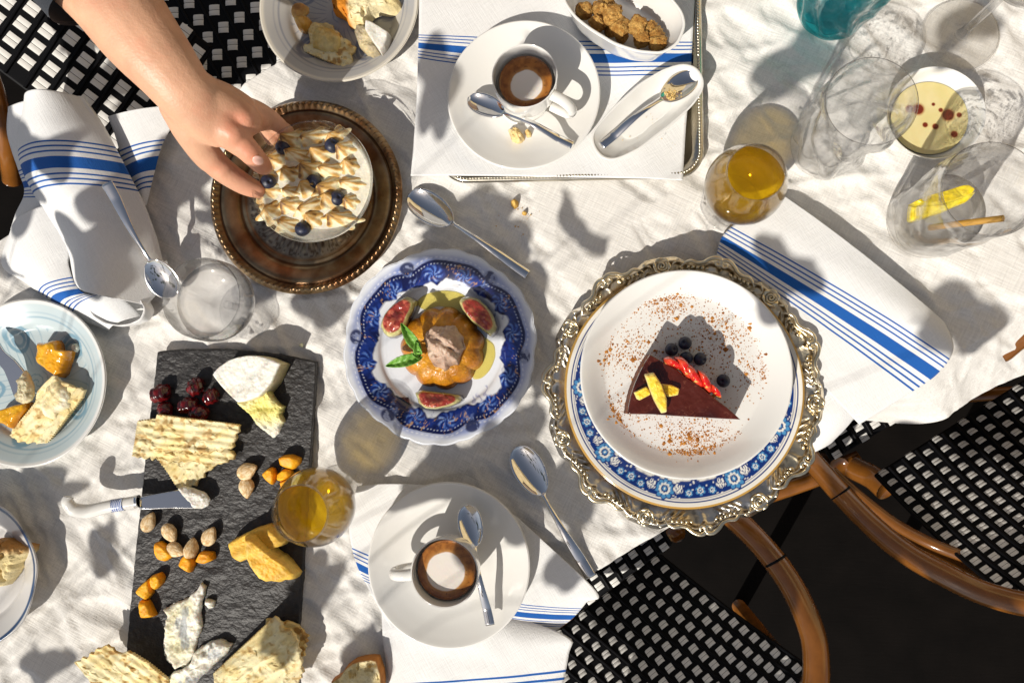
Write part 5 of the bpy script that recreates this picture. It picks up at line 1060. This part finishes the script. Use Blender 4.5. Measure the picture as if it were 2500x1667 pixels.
weave(c2, 'backrest', [(2135,1158,-.20),(2560,890,-.20),(2520,1500,-.03),(2960,1210,-.03)], 13, 16, .02, tile=.54)
weave(c2, 'seat', [(2030,1125,-.31),(2400,900,-.31),(1900,900,-.31),(2270,680,-.31)], 11, 9)
rail(c2, 'arm_rail', [(1935,1075,-.12),(1985,1128,-.11),(2060,1212,-.09),(2130,1283,-.07),(2210,1348,-.05),(2310,1405,-.03),(2410,1450,-.02),(2530,1478,-.01),(2680,1480,0)], .0122)
rail(c2, 'seat_rail', [(2030,1150,-.18),(2090,1205,-.17),(2180,1275,-.15),(2270,1325,-.13),(2360,1360,-.12)], .007)
rail(c2, 'stretcher', [(1850,1215,-.34),(1980,1170,-.34),(2100,1120,-.33)], .013)
rail(c2, 'front_brace', [(2080,1140,-.29),(2130,1165,-.27),(2165,1195,-.25)], .016)
rail(c2, 'side_brace', [(2330,968,-.26),(2420,962,-.26),(2560,955,-.26)], .009)
rail(c2, 'back_rail', [(2440,860,-.05),(2560,820,-.03),(2900,1000,0),(2960,1200,0)], .012)
ring(c2, (2053,1203,-.092), (2066,1218,-.09), .0123)
legs(c2, [(2050,1140),(2410,920),(2560,1480)], -.32)
loc = W(250, 100, -.3); loc.z = 0
c3 = thing('bistro_chair', 'black and white woven chair behind the forearm in the upper left corner', 'chair', loc, 0, 'woven bistro chairs around the table')
weave(c3, 'backrest', [(60,-230,-.10),(520,115,-.22),(-140,70,-.10),(330,420,-.22)], 10, 8, tile=.60)
weave(c3, 'seat', [(345,-60,-.30),(760,-88,-.31),(560,320,-.31),(930,300,-.32)], 8, 9, tile=.50)
rail(c3, 'back_rail', [(-60,100,-.06),(-22,200,-.07),(2,285,-.09),(20,372,-.12),(30,440,-.16)], .012)
legs(c3, [(380,-60),(700,-60),(0,380)], -.33)
# ------------------------------------------------------------------ the arm and hand: one continuous skin grown round a skeleton
def remeshed(name, chains, vox, smooth_it, loc):
    bm = bmesh.new()
    for ch in chains:
        P = np.array([tuple(W(u, v, h)) for u, v, h, *_ in ch]); r_ = np.array([q[3] for q in ch]); fl = np.array([q[4] if len(q) > 4 else 1.0 for q in ch])
        Q = crom(np.column_stack([P, r_, fl]), max(10, 7*len(ch)))
        tg = np.gradient(Q[:, :3], axis=0); tg /= np.linalg.norm(tg, axis=1)[:, None]; n = 20; th = np.arange(n)*2*math.pi/n
        a = np.cross([0,0,1.0], tg); a /= np.linalg.norm(a, axis=1)[:, None]; b = np.cross(tg, a)
        # rounded ends
        ext = []
        for k_, sg in ((0, -1), (-1, 1)):
            for t in (.45, .75, .95): ext.append((k_, sg, t))
        rows = []
        for (k_, sg, t) in [(0,-1,.97),(0,-1,.75),(0,-1,.4)]: rows.append((Q[0,:3]+tg[0]*sg*Q[0,3]*t, math.sqrt(1-t*t)*Q[0,3], Q[0,4], a[0], b[0]))
        for i in range(len(Q)): rows.append((Q[i,:3], Q[i,3], Q[i,4], a[i], b[i]))
        for t in (.4,.75,.97): rows.append((Q[-1,:3]+tg[-1]*Q[-1,3]*t, math.sqrt(1-t*t)*Q[-1,3], Q[-1,4], a[-1], b[-1]))
        vs = [[bm.verts.new(Vector(c+rr*(math.cos(x)*aa+f_*math.sin(x)*bb))-loc) for x in th] for c, rr, f_, aa, bb in rows]
        for i in range(len(vs)-1):
            for j in range(n): bm.faces.new((vs[i][j], vs[i][(j+1) % n], vs[i+1][(j+1) % n], vs[i+1][j]))
        bm.faces.new(vs[0][::-1]); bm.faces.new(vs[-1])
    bmesh.ops.recalc_face_normals(bm, faces=bm.faces)
    me = bpy.data.meshes.new(name); bm.to_mesh(me); bm.free()
    o = O(name, me); md = o.modifiers.new('r', 'REMESH'); md.mode = 'VOXEL'; md.voxel_size = vox; md.use_smooth_shade = True
    md = o.modifiers.new('s', 'SMOOTH'); md.factor = .5; md.iterations = smooth_it
    dg = bpy.context.evaluated_depsgraph_get(); me2 = bpy.data.meshes.new_from_object(o.evaluated_get(dg)); bpy.data.objects.remove(o)
    me2.name = name
    co = np.zeros(len(me2.vertices)*3); me2.vertices.foreach_get('co', co); co = co.reshape(-1, 3)
    tip = sst(.02, .075, co[:, 0]*.8-co[:, 1]*.5); bl_ = fbm(co[:,0]*55, co[:,1]*55, co[:,2]*55, 3, 4)
    kn_ = 0
    for ku, kv, kh, kr in ((561,319,.135,.011),(589,285,.130,.010),(603,365,.118,.008),(536,408,.10,.009),(632,294,.095,.008),(642,402,.095,.007)):
        kp = W(ku, kv, kh)-loc; kn_ = kn_+np.exp(-(((co-np.array(tuple(kp)))**2).sum(1)/kr**2))
    cs = mixc((.66,.37,.235), (.66,.25,.155), np.clip(tip*.6+sst(.55,.75,bl_)*25*.01+.32*kn_, 0, 1)); ca = np.ones((len(co), 4), np.float32); ca[:, :3] = cs
    at = me2.color_attributes.new('Col', 'FLOAT_COLOR', 'POINT'); at.data.foreach_set('color', ca.ravel())
    for p in me2.polygons: p.use_smooth = True
    return me2
pl_ = W(520, 280, .10)
pn = thing('person', 'bare forearm and left hand in a dark sleeve gripping the glass dish', 'person', pl_)
CHN = [
    # forearm to wrist and back of the hand
    [(175,-115,.185,.041,.85),(262,-20,.180,.038,.85),(335,80,.172,.0345,.85),(398,158,.165,.0300,.82),(445,218,.155,.0265,.76),(488,262,.142,.0262,.68),(532,292,.130,.0255,.58)],
    [(455,225,.150,.020,.8),(515,280,.135,.020,.75),(560,324,.124,.0158,.85),(584,348,.116,.0130,.9)],       # index ray
    [(465,215,.150,.020,.8),(535,258,.134,.0185,.8),(590,288,.120,.0160,.8),(608,298,.112,.013,.9)],        # middle ray
    [(470,222,.145,.018,.8),(548,242,.126,.015,.8),(598,264,.108,.012,.9)],                               # ring ray
    [(440,258,.142,.019,.8),(468,318,.128,.0172,.85),(492,360,.112,.0150,.9),(512,388,.102,.0135,.9)],        # thumb mound
    [(576,340,.118,.0128),(602,364,.112,.0114),(622,385,.103,.0104),(638,402,.092,.0094),(645,408,.086,.0080)],   # index finger to the rim
    [(500,372,.106,.0138),(535,408,.092,.0125),(570,434,.080,.0115),(602,453,.070,.0104),(628,464,.063,.0086)],   # thumb along the side
    [(600,292,.112,.0112),(632,294,.088,.0100),(664,302,.064,.0090),(700,322,.046,.0080)],                       # middle finger round the back
    [(592,262,.108,.0112),(630,274,.092,.0102),(666,296,.074,.0092),(698,326,.058,.0080)],                       # ring finger under the dish
    [(556,314,.1290,.0118),(566,324,.1275,.0118)],[(584,282,.1255,.0112),(593,288,.1245,.0110)],[(594,257,.1130,.0102),(602,264,.1120,.0100)],   # knuckles
    [(600,362,.1130,.0108),(606,368,.1118,.0106)],[(533,406,.0935,.0122),(540,411,.0920,.0120)],[(630,293,.0905,.0102),(636,296,.0880,.0100)],
    [(568,256,.108,.0110),(606,278,.088,.0096),(640,304,.066,.0084),(664,340,.052,.0074)],                       # little finger
]
O('arm', remeshed('arm', CHN, .0017, 7, pl_), M['skin'], pn)
def nail(p, q, r_): 
    a, b = W(*p), W(*q); me = blob('nail', (.0062,.0048,.0016), 3); d = (b-a); o = O('nail', me, M['nail'], pn, a-pl_, (0, math.atan2(-d.z, math.hypot(d.x, d.y)), math.atan2(d.y, d.x)))
nail((630,392,.1120), (641,404,.1050), 1)
SLV = [(120,-170,.185,.050),(190,-90,.185,.050),(232,-30,.182,.047),(246,-8,.180,.0455)]
O('sleeve', tube('sleeve', [W(*q[:3]) for q in SLV], [q[3] for q in SLV], 40, 30, flat=.9, off=pl_, cap=False), M['dark_cloth'], pn)

# ------------------------------------------------------------------ added out of view: a wall for warm bounce, a fig for shade
wl = thing('bounce_facade', 'added unseen ochre stucco cafe front bouncing warm light onto the table', 'bounce wall', (.95, 1.75, 0), R(-30))  # unseen front, added to bounce warm light and show in the steel
mat('stucco', (.60,.47,.26), .9, bump=(80,.6,.004), var=(3,.25))
def fbox(n_, *q, m='stucco'): return O(n_, box(n_, *q), M[m], wl)
mat('plaster', (.36,.35,.34), .9, bump=(80,.6,.004), var=(3,.25))  # neutral half of the added front, keeps its warm bounce to one side
fbox('wall', -3.2, -.95, 0, .3, 0, 3.6, m='plaster'); fbox('wall', .55, 3.4, 0, .3, 0, 3.6); fbox('wall', -.948, .548, 0, .3, 2.35, 3.6); fbox('plinth', -3.2, -.95, -.03, -.001, 0, .45, m='wood'); fbox('plinth', .55, 3.4, -.03, -.001, 0, .45, m='wood')
fbox('door', -.94, .54, .12, .17, .01, 2.34, m='wood'); fbox('cornice', -3.2, 3.4, -.12, .3, 3.602, 3.72)
ft = thing('shade_fig_tree', 'added unseen potted fig tree, its leaves set to shade parts of the table', 'tree', (-1.65, -1.75, 0))  # unseen tree, added so its leaves block the sun in chosen patches
fo_ = ft.location
O('pot', lathe('pot', [(0,.0),(.19,.0),(.25,.42),(.27,.42),(.27,.48),(.24,.48),(.23,.43),(0,.42)], 40), M['clay'], ft)
TR = [(0,0,.4),(.03,.02,.8),(-.02,.06,1.2),(.05,.10,1.5),(.10,.14,1.75)]
O('trunk', tube('trunk', TR, [.045,.04,.035,.03,.02], 14, 40), M['bark'], ft)
rgl = random.Random(12)
def shade_leaf(rx, ry, seed):
    n = 72; th = np.arange(n)*2*math.pi/n; lob = 1+.17*np.cos(3*th+seed)+.19*np.cos(5*th+seed*2.1)+.16*(fbm(np.cos(th)*2+seed, np.sin(th)*2, 0, 3, seed)-.5)
    s = np.linspace(0, 1, 9)[:, None]; X = s*rx*lob*np.cos(th); Y = s*ry*lob*np.sin(th); z = .012*(s*s)*np.sin(2*th+seed)-.10*np.abs(X)*s*.2
    return mk('leaf', np.stack([X, Y, z], -1), gridf(9, n, False, True))
SHADE_LEAVES = [
 # u, v, half sizes (photo px), turn, height above the table, level shaded: one leaf for each patch of shade
 (1120,540,110,60,25,.52,0),(1240,590,85,70,-30,.55,0),(1290,740,70,110,15,.5,0),(1310,905,55,75,-10,.55,0),(1425,550,85,26,-48,.5,0),
 (1130,1120,110,42,8,.5,0),(1255,1080,90,85,30,.55,0),(1370,1230,62,95,25,.6,0),(1290,1190,80,60,-40,.5,0),(1405,1350,45,60,0,.55,0),
 (440,430,75,100,25,.5,0),(520,560,40,60,30,.45,0),(800,735,70,60,-20,.5,0),(660,700,45,40,10,.5,0),(170,345,75,45,-15,.45,.03),(250,600,85,110,30,.42,.03),
 (95,1190,105,65,15,.5,0),(262,1350,32,75,15,.5,0),(755,1440,55,95,-25,.5,0),(905,1600,55,80,-30,.5,0),(60,640,50,30,0,.5,0),
 (880,330,40,90,20,.5,0),(1065,210,55,120,0,.6,.02),(1340,110,70,60,20,.66,.02),(1960,150,110,60,30,.72,0),(2330,770,110,70,-35,.7,0),
 (1935,610,80,62,-40,.62,0),(110,1610,60,50,30,.5,0),(2380,60,90,50,30,.75,0),
 (1880,1400,90,150,35,.62,-.05),(2120,1180,120,60,-40,.7,-.1),(2330,1150,170,120,-30,.75,-.1),(1600,1500,190,150,30,.6,-.15),(1830,1590,130,110,0,.6,-.1),
 (470,130,120,90,40,.5,-.2),(640,120,110,100,0,.5,-.25),(290,170,90,70,35,.5,-.15),(330,250,80,60,20,.5,-.18),(220,215,60,45,30,.5,-.16),(240,90,70,50,10,.5,-.15)]
for k, (u, v, rx, ry, rot, h, lev) in enumerate(SHADE_LEAVES):
    p = W(u, v, lev); q = p-SD*((h-lev)/-SD.z); m_ = MPA(u, v, lev)
    o = O('leaf', shade_leaf(rx*m_, ry*m_, k*1.7+1), M['leaf'], ft, q-fo_, (0, 0, R(rot)))
    lq = q-fo_; j = 2 if h < .45 else (3 if h < .62 else 4); s0 = Vector(TR[j]); s0 = Vector(TR[3+(k % 2)]); mid = (s0+lq)/2+Vector((0,0,.06))
    O('branch', tube('branch', [s0, mid, lq+Vector((0,0,-.002))], [.0020,.0008,.0006], 6, 24), M['bark'], ft)  # twigs of the added tree, thin enough to throw hardly any shadow

for o in bpy.data.objects:                               # sunlight focused through the glassware
    if o.type != 'MESH' or not o.data.materials or not o.data.materials[0]: continue
    if o.data.materials[0].name in ('glass', 'glass_wavy', 'water', 'liqueur', 'teal_glass'): o.cycles.is_caustics_caster = True
    else: o.cycles.is_caustics_receiver = True
